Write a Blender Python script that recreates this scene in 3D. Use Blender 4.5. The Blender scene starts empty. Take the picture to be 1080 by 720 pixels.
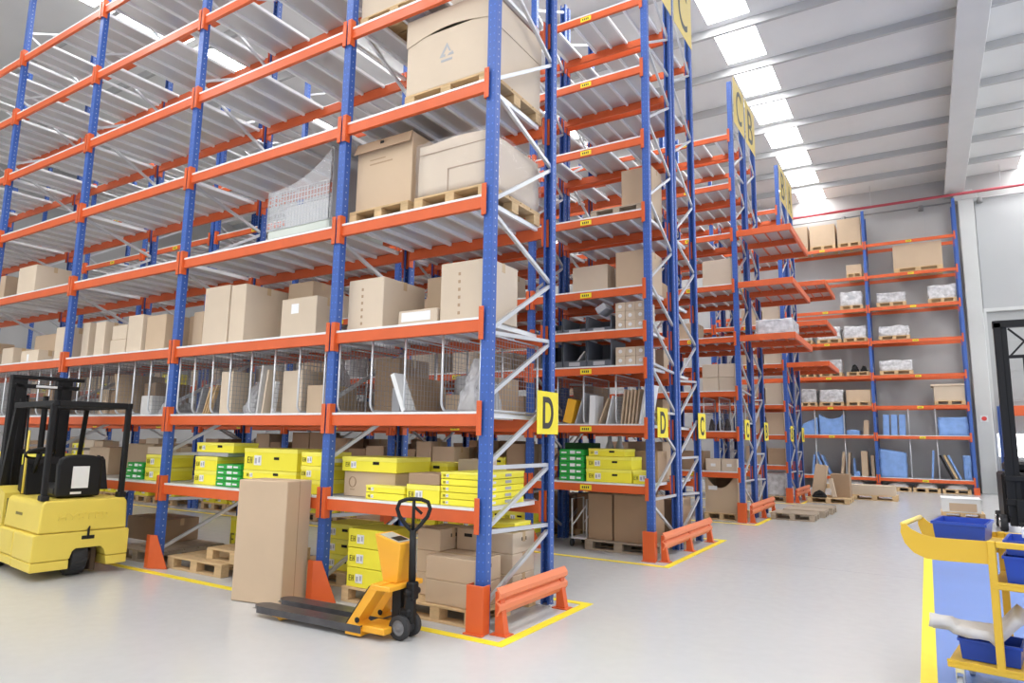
import bpy, bmesh, math, random
from mathutils import Vector, Matrix, noise
C = bpy.context.scene.collection
PI = math.pi
R = math.radians

# ------------------------------------------------------------------ materials
def nodes_of(name):
    m = bpy.data.materials.new(name); m.use_nodes = True
    nt = m.node_tree
    return m, nt, nt.nodes['Principled BSDF']

def mat(name, col, rough=0.5, metal=0.0, var=0.0, scale=6.0, bump=0.0, bscale=60.0, objvar=0.0, alpha=1.0, stretch=None, spec=0.5, trans=0.0):
    m, nt, p = nodes_of(name)
    N, L = nt.nodes, nt.links
    p.inputs['Roughness'].default_value = rough
    p.inputs['Metallic'].default_value = metal
    p.inputs['Specular IOR Level'].default_value = spec
    p.inputs['Alpha'].default_value = alpha
    p.inputs['Transmission Weight'].default_value = trans
    c = (*col, 1)
    p.inputs['Base Color'].default_value = c
    if var or bump or objvar:
        tc = N.new('ShaderNodeTexCoord'); mp = N.new('ShaderNodeMapping')
        if stretch: mp.inputs['Scale'].default_value = stretch
        L.new(tc.outputs['Object'], mp.inputs['Vector'])
    last = None
    if var or objvar:
        hs = N.new('ShaderNodeHueSaturation'); hs.inputs['Color'].default_value = c
        ad = N.new('ShaderNodeMath'); ad.operation = 'ADD'; ad.inputs[0].default_value = 1.0; ad.inputs[1].default_value = 0.0
        if var:
            nz = N.new('ShaderNodeTexNoise'); nz.inputs['Scale'].default_value = scale; nz.inputs['Detail'].default_value = 5
            L.new(mp.outputs['Vector'], nz.inputs['Vector'])
            mr = N.new('ShaderNodeMapRange'); mr.inputs[1].default_value = 0.25; mr.inputs[2].default_value = 0.75
            mr.inputs[3].default_value = 1 - var; mr.inputs[4].default_value = 1 + var
            L.new(nz.outputs['Fac'], mr.inputs[0]); L.new(mr.outputs[0], ad.inputs[0])
        if objvar:
            oi = N.new('ShaderNodeObjectInfo')
            m2 = N.new('ShaderNodeMapRange'); m2.inputs[3].default_value = -objvar; m2.inputs[4].default_value = objvar
            L.new(oi.outputs['Random'], m2.inputs[0]); L.new(m2.outputs[0], ad.inputs[1])
        L.new(ad.outputs[0], hs.inputs['Value'])
        L.new(hs.outputs['Color'], p.inputs['Base Color'])
    if bump:
        nb = N.new('ShaderNodeTexNoise'); nb.inputs['Scale'].default_value = bscale; nb.inputs['Detail'].default_value = 4
        L.new(mp.outputs['Vector'], nb.inputs['Vector'])
        b = N.new('ShaderNodeBump'); b.inputs['Strength'].default_value = bump; b.inputs['Distance'].default_value = 0.01
        L.new(nb.outputs['Fac'], b.inputs['Height']); L.new(b.outputs['Normal'], p.inputs['Normal'])
    return m

def emit(name, col, s):
    m, nt, p = nodes_of(name)
    p.inputs['Base Color'].default_value = (*col, 1)
    p.inputs['Emission Color'].default_value = (*col, 1)
    p.inputs['Emission Strength'].default_value = s
    return m

def perforated(name, blue, dot):
    m, nt, p = nodes_of(name)
    N, L = nt.nodes, nt.links
    tc = N.new('ShaderNodeTexCoord'); s = N.new('ShaderNodeSeparateXYZ'); n = N.new('ShaderNodeSeparateXYZ')
    L.new(tc.outputs['Object'], s.inputs[0]); L.new(tc.outputs['Normal'], n.inputs[0])
    def M(op, a, b=None):
        x = N.new('ShaderNodeMath'); x.operation = op
        for i, v in enumerate((a, b)):
            if v is None: continue
            if isinstance(v, (int, float)): x.inputs[i].default_value = v
            else: L.new(v, x.inputs[i])
        return x.outputs[0]
    dz = M('MULTIPLY', M('ABSOLUTE', M('SUBTRACT', M('FRACT', M('MULTIPLY', s.outputs[2], 1 / .075)), .5)), .075)
    dx = M('ABSOLUTE', M('SUBTRACT', M('ABSOLUTE', s.outputs[0]), .022))
    dy = M('ABSOLUTE', s.outputs[1])
    side = M('GREATER_THAN', M('ABSOLUTE', n.outputs[0]), .5)
    dd = M('ADD', M('MULTIPLY', dy, side), M('MULTIPLY', dx, M('SUBTRACT', 1.0, side)))
    d = M('SQRT', M('ADD', M('MULTIPLY', dz, dz), M('MULTIPLY', dd, dd)))
    mask = M('LESS_THAN', d, .0075)
    mx = N.new('ShaderNodeMix'); mx.data_type = 'RGBA'
    mx.inputs[6].default_value = (*blue, 1)
    tone = N.new('ShaderNodeMix'); tone.data_type = 'RGBA'; tone.inputs[6].default_value = (*[c * 1.55 for c in blue], 1); tone.inputs[7].default_value = (*dot, 1)
    L.new(side, tone.inputs[0]); L.new(tone.outputs[2], mx.inputs[7])
    L.new(mask, mx.inputs[0]); L.new(mx.outputs[2], p.inputs['Base Color'])
    p.inputs['Roughness'].default_value = .38
    return m

ORANGE = mat('orange paint', (.69, .118, .028), .38, var=.06, scale=3)
BLUE = perforated('perforated blue paint', (.042, .112, .40), (.42, .47, .62))
BLUEP = mat('plain blue paint', (.05, .09, .43), .4)
ZINC = mat('galvanised steel', (.74, .75, .76), .38, .75, var=.07, scale=9)
DECK = mat('grey deck sheet', (.66, .655, .65), .30, .55, var=.06, scale=2)
FILMC = mat('dense stretch film', (.93, .93, .95), .15, alpha=.27, bump=1.0, bscale=10)
DECKBAR = mat('pale deck bar', (.86, .87, .87), .45, .2)
WIRE = mat('grey wire', (.30, .30, .31), .45, .4)
STEEL = mat('grey steel tube', (.62, .63, .65), .35, .5)
CARD = mat('cardboard', (.57, .425, .29), .8, var=.04, scale=2.5, objvar=.07, bump=.05, bscale=40)
CARDP = mat('pale cardboard', (.64, .525, .40), .8, var=.04, scale=2.5, objvar=.06)
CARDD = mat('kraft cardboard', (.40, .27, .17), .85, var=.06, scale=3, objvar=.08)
TAPE = mat('packing tape', (.60, .43, .26), .25)
PRINT = mat('dark print', (.05, .045, .04), .7)
BOXPRINT = mat('olive box print', (.22, .18, .03), .7)
GREYPRINT = mat('grey print', (.42, .42, .44), .7)
PAPER = mat('white paper', (.82, .82, .82), .6)
YBOX = mat('yellow carton', (.93, .83, .05), .55, var=.03, scale=4, objvar=.04)
YLID = mat('yellow carton lid', (.94, .86, .12), .55)
GBOX = mat('green carton', (.02, .36, .05), .5, objvar=.06)
WOOD = mat('pallet wood', (.62, .43, .23), .8, var=.12, scale=5, stretch=(1, 8, 8), objvar=.1)
WOODG = mat('weathered pallet wood', (.40, .32, .24), .85, var=.14, scale=5, stretch=(1, 8, 8), objvar=.1)
FILM = mat('stretch film', (.92, .92, .94), .10, alpha=.13, bump=1.0, bscale=9)
FILMP = mat('packed plastic film', (.56, .55, .56), .16, var=.32, scale=9, bump=1.0, bscale=13, objvar=.1)
BAG = mat('clear plastic bag', (.66, .65, .66), .14, alpha=.55, bump=.7, bscale=12, var=.12)
FOAM = mat('white foam', (.80, .80, .79), .7)
BLACK = mat('black plastic', (.010, .010, .011), .5, spec=.3)
BLACKM = mat('black painted steel', (.010, .010, .011), .48, spec=.3)
RUBBER = mat('rubber', (.03, .03, .032), .75)
TRUCKY = mat('truck yellow paint', (.80, .62, .10), .38, var=.03, scale=3)
JACKY = mat('jack amber paint', (.88, .42, .03), .35)
CARTY = mat('trolley yellow paint', (.76, .47, .035), .4)
BINB = mat('blue plastic bin', (.012, .06, .42), .35)
SHEETB = mat('blue plastic sheet', (.22, .38, .74), .35, var=.15, scale=5, bump=.3, bscale=10)
GREYBIN = mat('grey plastic bin', (.10, .11, .13), .5)
GREYSH = mat('grey sheet', (.42, .42, .44), .5)
SIGNY = mat('sign yellow', (.90, .74, .03), .45)
SIGN_SHADED = mat('shaded sign yellow', (.80, .62, .20), .5)  # duller, tan yellow: the shade on the high signs is in the colour
LINEY = mat('yellow floor paint', (.90, .72, .03), .5, var=.05, scale=4)
BLUEFL = mat('blue floor paint', (.17, .28, .62), .35, var=.05, scale=1.2)
DARK = mat('dark recess', (.012, .011, .01), .9)
REDP = mat('red pipe paint', (.45, .06, .08), .5)
GREYD = mat('dark grey card', (.16, .16, .17), .8)
FABRIC = mat('grey foam sheet', (.62, .60, .58), .7, var=.1, scale=8, bump=.4, bscale=20)
CHROME = mat('bright metal', (.75, .75, .76), .2, .9)

# ------------------------------------------------------------------ mesh builder
class MB:
    def __init__(s): s.v = []; s.f = []; s.sm = []; s.mi = []; s.cur = 0
    def add(s, vs, fs, smooth=False):
        b = len(s.v); s.v += [tuple(p) for p in vs]
        for f in fs: s.f.append([b + i for i in f]); s.sm.append(smooth); s.mi.append(s.cur)
    def box(s, x0, x1, y0, y1, z0, z1, ch=0.0, M=None):
        if x1 < x0: x0, x1 = x1, x0
        if y1 < y0: y0, y1 = y1, y0
        if z1 < z0: z0, z1 = z1, z0
        ch = min(ch, (x1 - x0) * .4, (y1 - y0) * .4, (z1 - z0) * .4)
        if ch <= 0:
            vs = [(x, y, z) for x in (x0, x1) for y in (y0, y1) for z in (z0, z1)]
            fs = [(0, 1, 3, 2), (4, 6, 7, 5), (0, 4, 5, 1), (2, 3, 7, 6), (0, 2, 6, 4), (1, 5, 7, 3)]
        else:
            vs = []; idx = {}
            for a, x in enumerate((x0, x1)):
                for b, y in enumerate((y0, y1)):
                    for c, z in enumerate((z0, z1)):
                        sx, sy, sz = (1 - 2 * a), (1 - 2 * b), (1 - 2 * c)
                        for k, p in enumerate(((x, y + sy * ch, z + sz * ch), (x + sx * ch, y, z + sz * ch), (x + sx * ch, y + sy * ch, z))):
                            idx[a, b, c, k] = len(vs); vs.append(p)
            I = lambda a, b, c, k: idx[a, b, c, k]
            fs = []
            for a in (0, 1):
                q = [I(a, 0, 0, 0), I(a, 0, 1, 0), I(a, 1, 1, 0), I(a, 1, 0, 0)]; fs.append(q if a == 0 else q[::-1])
                q = [I(0, a, 0, 1), I(1, a, 0, 1), I(1, a, 1, 1), I(0, a, 1, 1)]; fs.append(q if a == 0 else q[::-1])
                q = [I(0, 0, a, 2), I(0, 1, a, 2), I(1, 1, a, 2), I(1, 0, a, 2)]; fs.append(q if a == 0 else q[::-1])
            for a in (0, 1):
                for b in (0, 1):
                    fs.append([I(a, b, 0, 0), I(a, b, 1, 0), I(a, b, 1, 1), I(a, b, 0, 1)])
                    fs.append([I(a, 0, b, 0), I(a, 1, b, 0), I(a, 1, b, 2), I(a, 0, b, 2)])
                    fs.append([I(0, a, b, 1), I(1, a, b, 1), I(1, a, b, 2), I(0, a, b, 2)])
                    for c in (0, 1): fs.append([I(a, b, c, 0), I(a, b, c, 1), I(a, b, c, 2)])
        if M is not None: vs = [M @ Vector(p) for p in vs]
        s.add(vs, fs); return s
    def prism(s, pts, axis, a, b, smooth=False):
        n = len(pts)
        def P(p, t):
            return {'x': (t, p[0], p[1]), 'y': (p[0], t, p[1]), 'z': (p[0], p[1], t)}[axis]
        vs = [P(p, a) for p in pts] + [P(p, b) for p in pts]
        s.add(vs, [list(range(n))[::-1], list(range(n, 2 * n))])
        bb = len(s.v) - 2 * n
        for i in range(n):
            j = (i + 1) % n; s.f.append([bb + i, bb + j, bb + n + j, bb + n + i]); s.sm.append(smooth); s.mi.append(s.cur)
        return s
    def tube(s, pts, r, n=6, closed=False, flat=None):
        pts = [Vector(p) for p in pts]; m = len(pts); vs = []
        prev = None
        for i, p in enumerate(pts):
            if closed: t = pts[(i + 1) % m] - pts[i - 1]
            else: t = pts[min(i + 1, m - 1)] - pts[max(i - 1, 0)]
            t.normalize()
            if prev is None:
                up = Vector((0, 0, 1)) if abs(t.z) < .9 else Vector((1, 0, 0))
                u = t.cross(up).normalized()
            else:
                u = (prev - t * prev.dot(t)).normalized()
            prev = u; w = t.cross(u)
            rr = r[i] if isinstance(r, (list, tuple)) else r
            for k in range(n):
                a = 2 * PI * (k + .5) / n
                vs.append(p + u * (math.cos(a) * rr) + w * (math.sin(a) * rr * (flat or 1)))
        fs = []
        for i in range(m if closed else m - 1):
            j = (i + 1) % m
            for k in range(n): l = (k + 1) % n; fs.append([i * n + k, i * n + l, j * n + l, j * n + k])
        if not closed: fs += [list(range(n))[::-1], list(range((m - 1) * n, m * n))]
        s.add(vs, fs, n > 4); return s
    def bar(s, a, b, w, h=None):
        h = h or w; a = Vector(a); b = Vector(b); t = (b - a); L = t.length; t.normalize()
        up = Vector((0, 0, 1)) if abs(t.z) < .95 else Vector((0, 1, 0))
        u = t.cross(up).normalized(); w2 = u.cross(t)
        M = Matrix((( t.x, u.x, w2.x, a.x), (t.y, u.y, w2.y, a.y), (t.z, u.z, w2.z, a.z), (0, 0, 0, 1)))
        return s.box(0, L, -w / 2, w / 2, -h / 2, h / 2, 0, M)
    def cyl(s, c, axis, r, L, n=20, prof=None):
        # lathe round axis through c; prof = list of (radius factor, position)
        prof = prof or [(0, -L / 2), (r * .92, -L / 2), (r, -L / 2 + .08 * L), (r, L / 2 - .08 * L), (r * .92, L / 2), (0, L / 2)]
        vs = []
        for (rr, t) in prof:
            for k in range(n):
                a = 2 * PI * k / n; p = (math.cos(a) * rr, math.sin(a) * rr)
                q = {'x': (t, p[0], p[1]), 'y': (p[1], t, p[0]), 'z': (p[0], p[1], t)}[axis]
                vs.append((c[0] + q[0], c[1] + q[1], c[2] + q[2]))
        fs = []
        for i in range(len(prof) - 1):
            for k in range(n): l = (k + 1) % n; fs.append([i * n + k, i * n + l, (i + 1) * n + l, (i + 1) * n + k])
        s.add(vs, fs, True); return s
    def mesh(s, name, *mats):
        me = bpy.data.meshes.new(name); me.from_pydata(s.v, [], s.f)
        me.polygons.foreach_set('use_smooth', s.sm)
        for m in mats: me.materials.append(m)
        if len(mats) > 1: me.polygons.foreach_set('material_index', s.mi)
        me.update(); return me
    def obj(s, name, m, parent=None, loc=(0, 0, 0), rz=0.0):
        ms = m if isinstance(m, (list, tuple)) else [m]
        return link(name, s.mesh(name, *ms), parent, loc, rz)

def link(name, me, parent=None, loc=(0, 0, 0), rz=0.0):
    o = bpy.data.objects.new(name, me); C.objects.link(o)
    o.location = loc; o.rotation_euler = (0, 0, rz)
    if parent is not None: o.parent = parent
    return o
def tag(o, label, cat, group=None, kind=None):
    o['label'] = label; o['category'] = cat
    if group: o['group'] = group
    if kind: o['kind'] = kind
    return o
def thing(name, label, cat, loc=(0, 0, 0), rz=0.0, group=None):
    return tag(link(name, None, None, loc, rz), label, cat, group)
def struct(o): o['kind'] = 'structure'; return o
def copy_tree(o, parent=None):
    c = o.copy(); C.objects.link(c)
    if parent is not None: c.parent = parent
    for ch in list(o.children): copy_tree(ch, c)
    return c
CACHE = {}
def cached(key, f):
    if key not in CACHE: CACHE[key] = f()
    return CACHE[key]

def text_mesh(s, w, h, t=.004, bold=.0):
    """letters of width w and height h centred on the origin in the XZ plane, facing -Y"""
    cu = bpy.data.curves.new('letters', 'FONT'); cu.body = s; cu.size = 1; cu.extrude = .02; cu.offset = bold
    o = bpy.data.objects.new('letters', cu); C.objects.link(o)
    dg = bpy.context.evaluated_depsgraph_get()
    me = bpy.data.meshes.new_from_object(o.evaluated_get(dg))
    bpy.data.objects.remove(o); bpy.data.curves.remove(cu)
    xs = [v.co.x for v in me.vertices]; ys = [v.co.y for v in me.vertices]
    x0, x1, y0, y1 = min(xs), max(xs), min(ys), max(ys)
    for v in me.vertices:
        a = v.co.copy()
        v.co = ((a.x - (x0 + x1) / 2) * w / (x1 - x0), -a.z * t / .02, (a.y - (y0 + y1) / 2) * h / (y1 - y0))
    me.materials.clear()
    return me

# ------------------------------------------------------------------ camera
def camera():
    f, yaw, pitch, roll = 701.335, R(-31.7906), R(8.3201), R(.9165)
    F = Vector((math.sin(yaw), math.cos(yaw), 0)); Rt = Vector((math.cos(yaw), -math.sin(yaw), 0)); U = Vector((0, 0, 1))
    F2 = F * math.cos(pitch) + U * math.sin(pitch); U2 = U * math.cos(pitch) - F * math.sin(pitch)
    R3 = Rt * math.cos(roll) + U2 * math.sin(roll); U3 = U2 * math.cos(roll) - Rt * math.sin(roll)
    cam = bpy.data.cameras.new('camera'); o = bpy.data.objects.new('camera', cam); C.objects.link(o)
    M = Matrix(((R3.x, U3.x, -F2.x, 3.2428), (R3.y, U3.y, -F2.y, -4.833), (R3.z, U3.z, -F2.z, 1.5902), (0, 0, 0, 1)))
    o.matrix_world = M
    cam.sensor_width = 36; cam.lens = f * 36 / 1080; cam.clip_end = 200; cam.clip_start = .05
    bpy.context.scene.camera = o
camera()

# ------------------------------------------------------------------ the hall
WALLY, ROOF = 23.6, 11.35
XL, XR, YN = -24.0, 13.0, -13.0
def floor_mat():
    m, nt, p = nodes_of('polished concrete floor')
    N, L = nt.nodes, nt.links
    tc = N.new('ShaderNodeTexCoord')
    n1 = N.new('ShaderNodeTexNoise'); n1.inputs['Scale'].default_value = .5; n1.inputs['Detail'].default_value = 8
    n2 = N.new('ShaderNodeTexNoise'); n2.inputs['Scale'].default_value = 9; n2.inputs['Detail'].default_value = 6
    L.new(tc.outputs['Object'], n1.inputs['Vector']); L.new(tc.outputs['Object'], n2.inputs['Vector'])
    a = N.new('ShaderNodeMix'); a.data_type = 'FLOAT'; a.inputs[0].default_value = .35
    L.new(n1.outputs['Fac'], a.inputs[2]); L.new(n2.outputs['Fac'], a.inputs[3])
    r = N.new('ShaderNodeValToRGB'); r.color_ramp.elements[0].position = .35; r.color_ramp.elements[1].position = .65
    r.color_ramp.elements[0].color = (.535, .535, .525, 1); r.color_ramp.elements[1].color = (.56, .56, .55, 1)
    L.new(a.outputs[0], r.inputs[0])
    # thin expansion joints every 5.3 m
    s = N.new('ShaderNodeSeparateXYZ'); L.new(tc.outputs['Object'], s.inputs[0])
    def M(op, x, y=0):
        q = N.new('ShaderNodeMath'); q.operation = op
        for i, v in enumerate((x, y)):
            if isinstance(v, (int, float)): q.inputs[i].default_value = v
            else: L.new(v, q.inputs[i])
        return q.outputs[0]
    def joint(o, off, per):
        return M('LESS_THAN', M('ABSOLUTE', M('SUBTRACT', M('FRACT', M('DIVIDE', M('ADD', o, off), per)), .5)), .004 / per)
    jm = joint(s.outputs[1], 4.15, 18.0)
    mx = N.new('ShaderNodeMix'); mx.data_type = 'RGBA'; mx.inputs[7].default_value = (.34, .34, .34, 1)
    L.new(jm, mx.inputs[0]); L.new(r.outputs[0], mx.inputs[6]); L.new(mx.outputs[2], p.inputs['Base Color'])
    rr = N.new('ShaderNodeMapRange'); rr.inputs[3].default_value = .17; rr.inputs[4].default_value = .25
    L.new(n2.outputs['Fac'], rr.inputs[0]); L.new(rr.outputs[0], p.inputs['Roughness'])
    p.inputs['Specular IOR Level'].default_value = .4
    return m
b = MB(); b.box(XL, XR, YN, WALLY + .2, -.2, 0); struct(b.obj('floor', floor_mat()))
ROOFM = mat('white roof sheet', (.74, .74, .73), .5, var=.05, scale=.6)
PURL = mat('grey purlin', (.46, .46, .46), .5)
def roof():
    b = MB()
    # ribbed roof sheeting with open strips for the skylights
    strips = [(-12.6, -11.7), (-6.6, -5.7), (-.55, .4), (6.6, 7.6)]
    edges = [XL] + [e for s_ in strips for e in s_] + [XR]
    for i in range(0, len(edges), 2): b.box(edges[i], edges[i + 1], YN, WALLY + .2, ROOF, ROOF + .12)
    struct(b.obj('ceiling', ROOFM))
    em = emit('skylight sheet', (1.0, 1.0, 1.0), 14.0)
    k = 0
    g = MB()
    for (a, c) in strips:
        for i in range(19): y0 = WALLY - .1 - i * 1.95; g.box(a, c, max(y0 - 1.95, YN), y0 - 1.5, ROOF, ROOF + .1)
    struct(g.obj('ceiling_strip', ROOFM))
    for (a, c) in strips:
        b = MB()
        for i in range(19):
            y0 = WALLY - .1 - i * 1.95
            if y0 - 1.5 > YN: b.box(a, c, y0 - 1.5, y0, ROOF + .02, ROOF + .05)
        k += 1; o = b.obj('window_%d' % k, em); struct(o); pass
    b = MB()
    for i in range(19):
        y = WALLY - .1 - i * 1.95 - 1.72
        if y < YN: break
        b.prism([(y - .04, ROOF), (y - .04, ROOF - .2), (y + .05, ROOF - .2), (y + .05, ROOF - .18), (y - .02, ROOF - .18), (y - .02, ROOF)], 'x', XL, XR)
    struct(b.obj('ceiling_purlin', PURL))
    b = MB()
    for x in (4.65, -8.0, -17.5):
        b.box(x - .3, x + .3, YN, WALLY, ROOF - .72, ROOF - .62, .01); b.box(x - .17, x + .17, YN, WALLY, ROOF - .64, ROOF, 0)
    struct(b.obj('ceiling_beam', mat('beam concrete', (.66, .66, .65), .6, var=.04, scale=1)))
roof()
WALLM = mat('grey wall sheet', (.46, .455, .45), .45, var=.10, scale=.35, stretch=(1, 1, .3))
WALLW = mat('white wall panel', (.44, .45, .455), .5, var=.03, scale=.4)
b = MB(); b.box(XL, 5.2, WALLY, WALLY + .2, 0, ROOF); b.box(5.2, 9.4, WALLY, WALLY + .2, 6.3, ROOF); b.box(9.4, XR, WALLY, WALLY + .2, 0, ROOF)
b.mi = [0] * len(b.f); struct(b.obj('wall_back', WALLM))
b = MB(); b.box(5.25, XR, WALLY - .05, WALLY - .001, 6.35, 10.45, .01)
for x in (7.2, 9.2, 11.2): b.box(x, x + .02, WALLY - .055, WALLY - .05, 6.35, 10.45)
struct(b.obj('wall_back_panel', WALLW))
b = MB(); b.box(XL - .2, XL, YN, WALLY, 0, ROOF); struct(b.obj('wall_left', WALLM))
# cladding joints and cable line on the back wall
b = MB()
for x in (-.9, 1.4, 3.7): b.box(x - .01, x + .01, WALLY - .01, WALLY, 0, 10.4)
struct(b.obj('trim_1', PURL))
b = MB(); b.tube([(-8, WALLY - .12, 10.42), (XR, WALLY - .12, 10.42)], .03, 6)
for x in (-1.2, 1.0, 3.6, 5.4, 7.0): b.cyl((x, WALLY - .12, 10.36), 'z', .09, .2, 10)
struct(b.obj('trim_2', mat('cable tray grey', (.25, .25, .25), .5)))
b = MB(); b.tube([(-20, WALLY - .75, 10.5), (XR, WALLY - .75, 10.5)], .05, 8)
sp = tag(b.obj('sprinkler_pipe', REDP), 'red sprinkler pipe running high along the back wall under the roof', 'pipe')
for x in range(-18, 13, 4):
    b = MB(); b.tube([(x, WALLY - .75, 10.54), (x, WALLY - .75, ROOF)], .008, 5); b.obj('pipe_hanger', STEEL, sp)
COLM = mat('pale grey column', (.60, .61, .60), .5, var=.04, scale=1)
b = MB(); b.box(4.74, 5.2, WALLY - .45, WALLY - .02, 0, 10.7, .015); b.box(4.62, 5.32, WALLY - .5, WALLY - .02, 10.35, 10.62, .01)
struct(b.obj('column', COLM))
# sectional door
DOORM = mat('door panel grey', (.42, .43, .43), .45, var=.04, scale=1)
b = MB()
for i in range(6):
    z0 = i * 1.05
    if i == 1:
        b.box(5.25, 5.33, WALLY + .02, WALLY + .08, z0 + .03, z0 + 1.05, .01); b.box(5.25, 9.4, WALLY + .02, WALLY + .08, z0 + .03, z0 + .2, .01)
        b.box(5.25, 9.4, WALLY + .02, WALLY + .08, z0 + .98, z0 + 1.05, .005)
        for k in range(4): b.box(6.45 + k * .98, 6.53 + k * .98, WALLY + .02, WALLY + .08, z0 + .2, z0 + .98)
    else: b.box(5.25, 9.4, WALLY + .02, WALLY + .08, z0 + .03, z0 + 1.05, .01)
d = struct(b.obj('door_1', DOORM))
b = MB(); b.box(5.33, 9.4, WALLY + .045, WALLY + .06, 1.2, 2.05)
d2 = b.obj('window_pane', emit('daylit door glass', (1, 1, 1), 3.0), d)
b = MB()
for i in range(1, 6): b.box(5.25, 9.4, WALLY + .005, WALLY + .03, i * 1.05 - .03, i * 1.05 + .03)
b.obj('panel_seam', WALLW, d)
b = MB(); b.box(5.24, 5.32, WALLY - .12, WALLY + .02, 0, 6.4); b.box(5.24, 9.5, WALLY - .1, WALLY + .02, 6.28, 6.4)
struct(b.obj('trim_3', COLM))
# small red notice on the column
b = MB(); b.box(4.86, 5.08, WALLY - .462, WALLY - .451, 2.42, 2.64, .002)
s_ = tag(b.obj('notice_sign', PAPER), 'small white notice with red mark on the pale column by the door', 'sign')
b = MB(); b.cyl((4.97, WALLY - .466, 2.53), 'y', .075, .008, 16); b.obj('red_mark', mat('red mark', (.7, .05, .04), .5), s_)

# floor markings
def line(n, segs):
    b = MB()
    for (x0, x1, y0, y1) in segs: b.box(x0, x1, y0, y1, .0005, .0035)
    struct(b.obj('trim_%d' % n, LINEY))
for n, (y0, y1) in enumerate(((-.17, 1.32), (3.76, 6.52), (9.06, 11.86), (14.5, 17.4))):
    xe = .36
    line(4 + n, [(-20 if n else -13.4, xe, y0 - .09, y0), (xe - .09, xe, y0, y1), (-20 if n else -13.4, xe, y1, y1 + .09)])
line(8, [(3.105, 3.205, -9, 11.0)])
b = MB(); b.box(3.206, XR - .1, -9, 9.6, .0004, .003); struct(b.obj('floor_zone', BLUEFL))
# ------------------------------------------------------------------ pallet racks
ZL = {1: 0.0, 2: .9495, 3: 1.7779, 4: 2.6143, 5: 3.7551, 6: 4.8851, 7: 6.004, 8: 7.1301, 9: 8.2537}
DT = .045                                   # deck surface above a level
TOP = {k: (v + DT + .0015 if k > 1 else 0.004) for k, v in ZL.items()}
TOP['m'] = 3.14 + DT + .0015
def post_mesh(h, flip):
    def f():
        b = MB(); t = .006; s = -1 if flip else 1
        pts = [(-.05, -.04), (.05, -.04), (.05, .04), (.026, .04), (.026, .034), (.044, .034), (.044, -.034), (-.044, -.034), (-.044, .034), (-.026, .034), (-.026, .04), (-.05, .04)]
        pts = [(x, y * s) for x, y in pts]
        if flip: pts = pts[::-1]
        b.prism(pts, 'z', 0, h); return b.mesh('upright_post', BLUE)
    return cached(('post', h, flip), f)
def foot_mesh():
    def f():
        b = MB(); b.box(-.066, .066, -.06, .06, 0, .008, .002); b.cyl((.055, -.045, .012), 'z', .01, .012, 8); b.cyl((-.055, .045, .012), 'z', .01, .012, 8)
        return b.mesh('foot_plate', STEEL)
    return cached('foot', f)
NODES = [(0, .22, 1, .70), (0, .80, 1, .76), (0, .84, 1, 1.32), (0, 1.34, 1, 1.34), (0, 1.38, 1, 1.93), (0, 1.97, 1, 2.55), (0, 2.52, 1, 2.58), (0, 2.56, 1, 3.16), (0, 3.62, 1, 3.20), (0, 3.76, 1, 4.42),
         (0, 4.80, 1, 4.46), (0, 4.94, 1, 5.62), (0, 6.2, 1, 5.66), (0, 6.26, 1, 6.86), (0, 7.45, 1, 6.90), (0, 7.5, 1, 8.1), (0, 8.7, 1, 8.14), (0, 8.76, 1, 9.3)]
NODES2 = [(1, .22, 0, .72), (1, .80, 0, .80), (0, .86, 1, 1.42), (1, 1.46, 0, 1.96), (0, 2.0, 1, 2.0), (1, 2.04, 0, 2.64), (0, 2.68, 1, 2.62), (1, 2.74, 0, 3.32), (1, 3.36, 0, 3.84), (0, 3.9, 1, 4.5), (1, 4.54, 0, 5.1), (0, 5.14, 1, 5.74), (1, 5.78, 0, 6.3), (0, 6.34, 1, 6.94), (1, 6.98, 0, 7.5), (0, 7.5, 1, 7.5), (0, 7.54, 1, 8.14), (1, 8.18, 0, 8.7), (0, 8.74, 1, 9.3)]
def upright_frame(rack, x, depth, h, nodes, full):
    fr = link('upright_frame', None, rack, (x, 0, 0))
    for y, flip in ((0, False), (depth, True)):
        link('upright_post', post_mesh(h, flip), fr, (0, y, 0))
        if full: link('foot_plate', foot_mesh(), fr, (0, y, 0))
    if full:
        for (a, za, c, zc) in nodes:
            b = MB(); ya, yc = (.03 if a == 0 else depth - .03), (.03 if c == 0 else depth - .03)
            b.bar((.012, ya, za), (.012, yc, zc), .032, .036); b.obj('brace', STEEL, fr)
    else:
        b = MB()
        for (a, za, c, zc) in nodes:
            if max(za, zc) > h: continue
            ya, yc = (.03 if a == 0 else depth - .03), (.03 if c == 0 else depth - .03)
            b.bar((.012, ya, za), (.012, yc, zc), .032, .036)
        b.obj('bracing', STEEL, fr)
    return fr
def beam_mesh(L, connectors, ext=0):
    def f():
        b = MB(); b.box(.05, L - .05, -.022, .022, -.085, .0235, .004); b.box(.05, L - .05, .004, .022, .0235, .034)
        if connectors:
            for s in (0, 1):
                x = s * L; d = 1 - 2 * s
                b.box(x + d * .010, x + d * .062, -.062, -.042, -.165, .135, .004)
                b.box(x + d * .052, x + d * .062, -.06, .02, -.165, .135)
        return b.mesh('beam', ORANGE)
    return cached(('beam', round(L, 3), connectors), f)
def conn_mesh(d):
    def f():
        b = MB(); b.box(d * .010, d * .062, -.052, -.0415, -.165, .135, .004); b.box(d * .0515, d * .062, -.05, .02, -.165, .135)
        for z in (-.12, -.02, .09): b.cyl((d * .034, -.053, z), 'y', .006, .006, 8)
        return b.mesh('end_connector', ORANGE)
    return cached(('conn', d), f)
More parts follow.
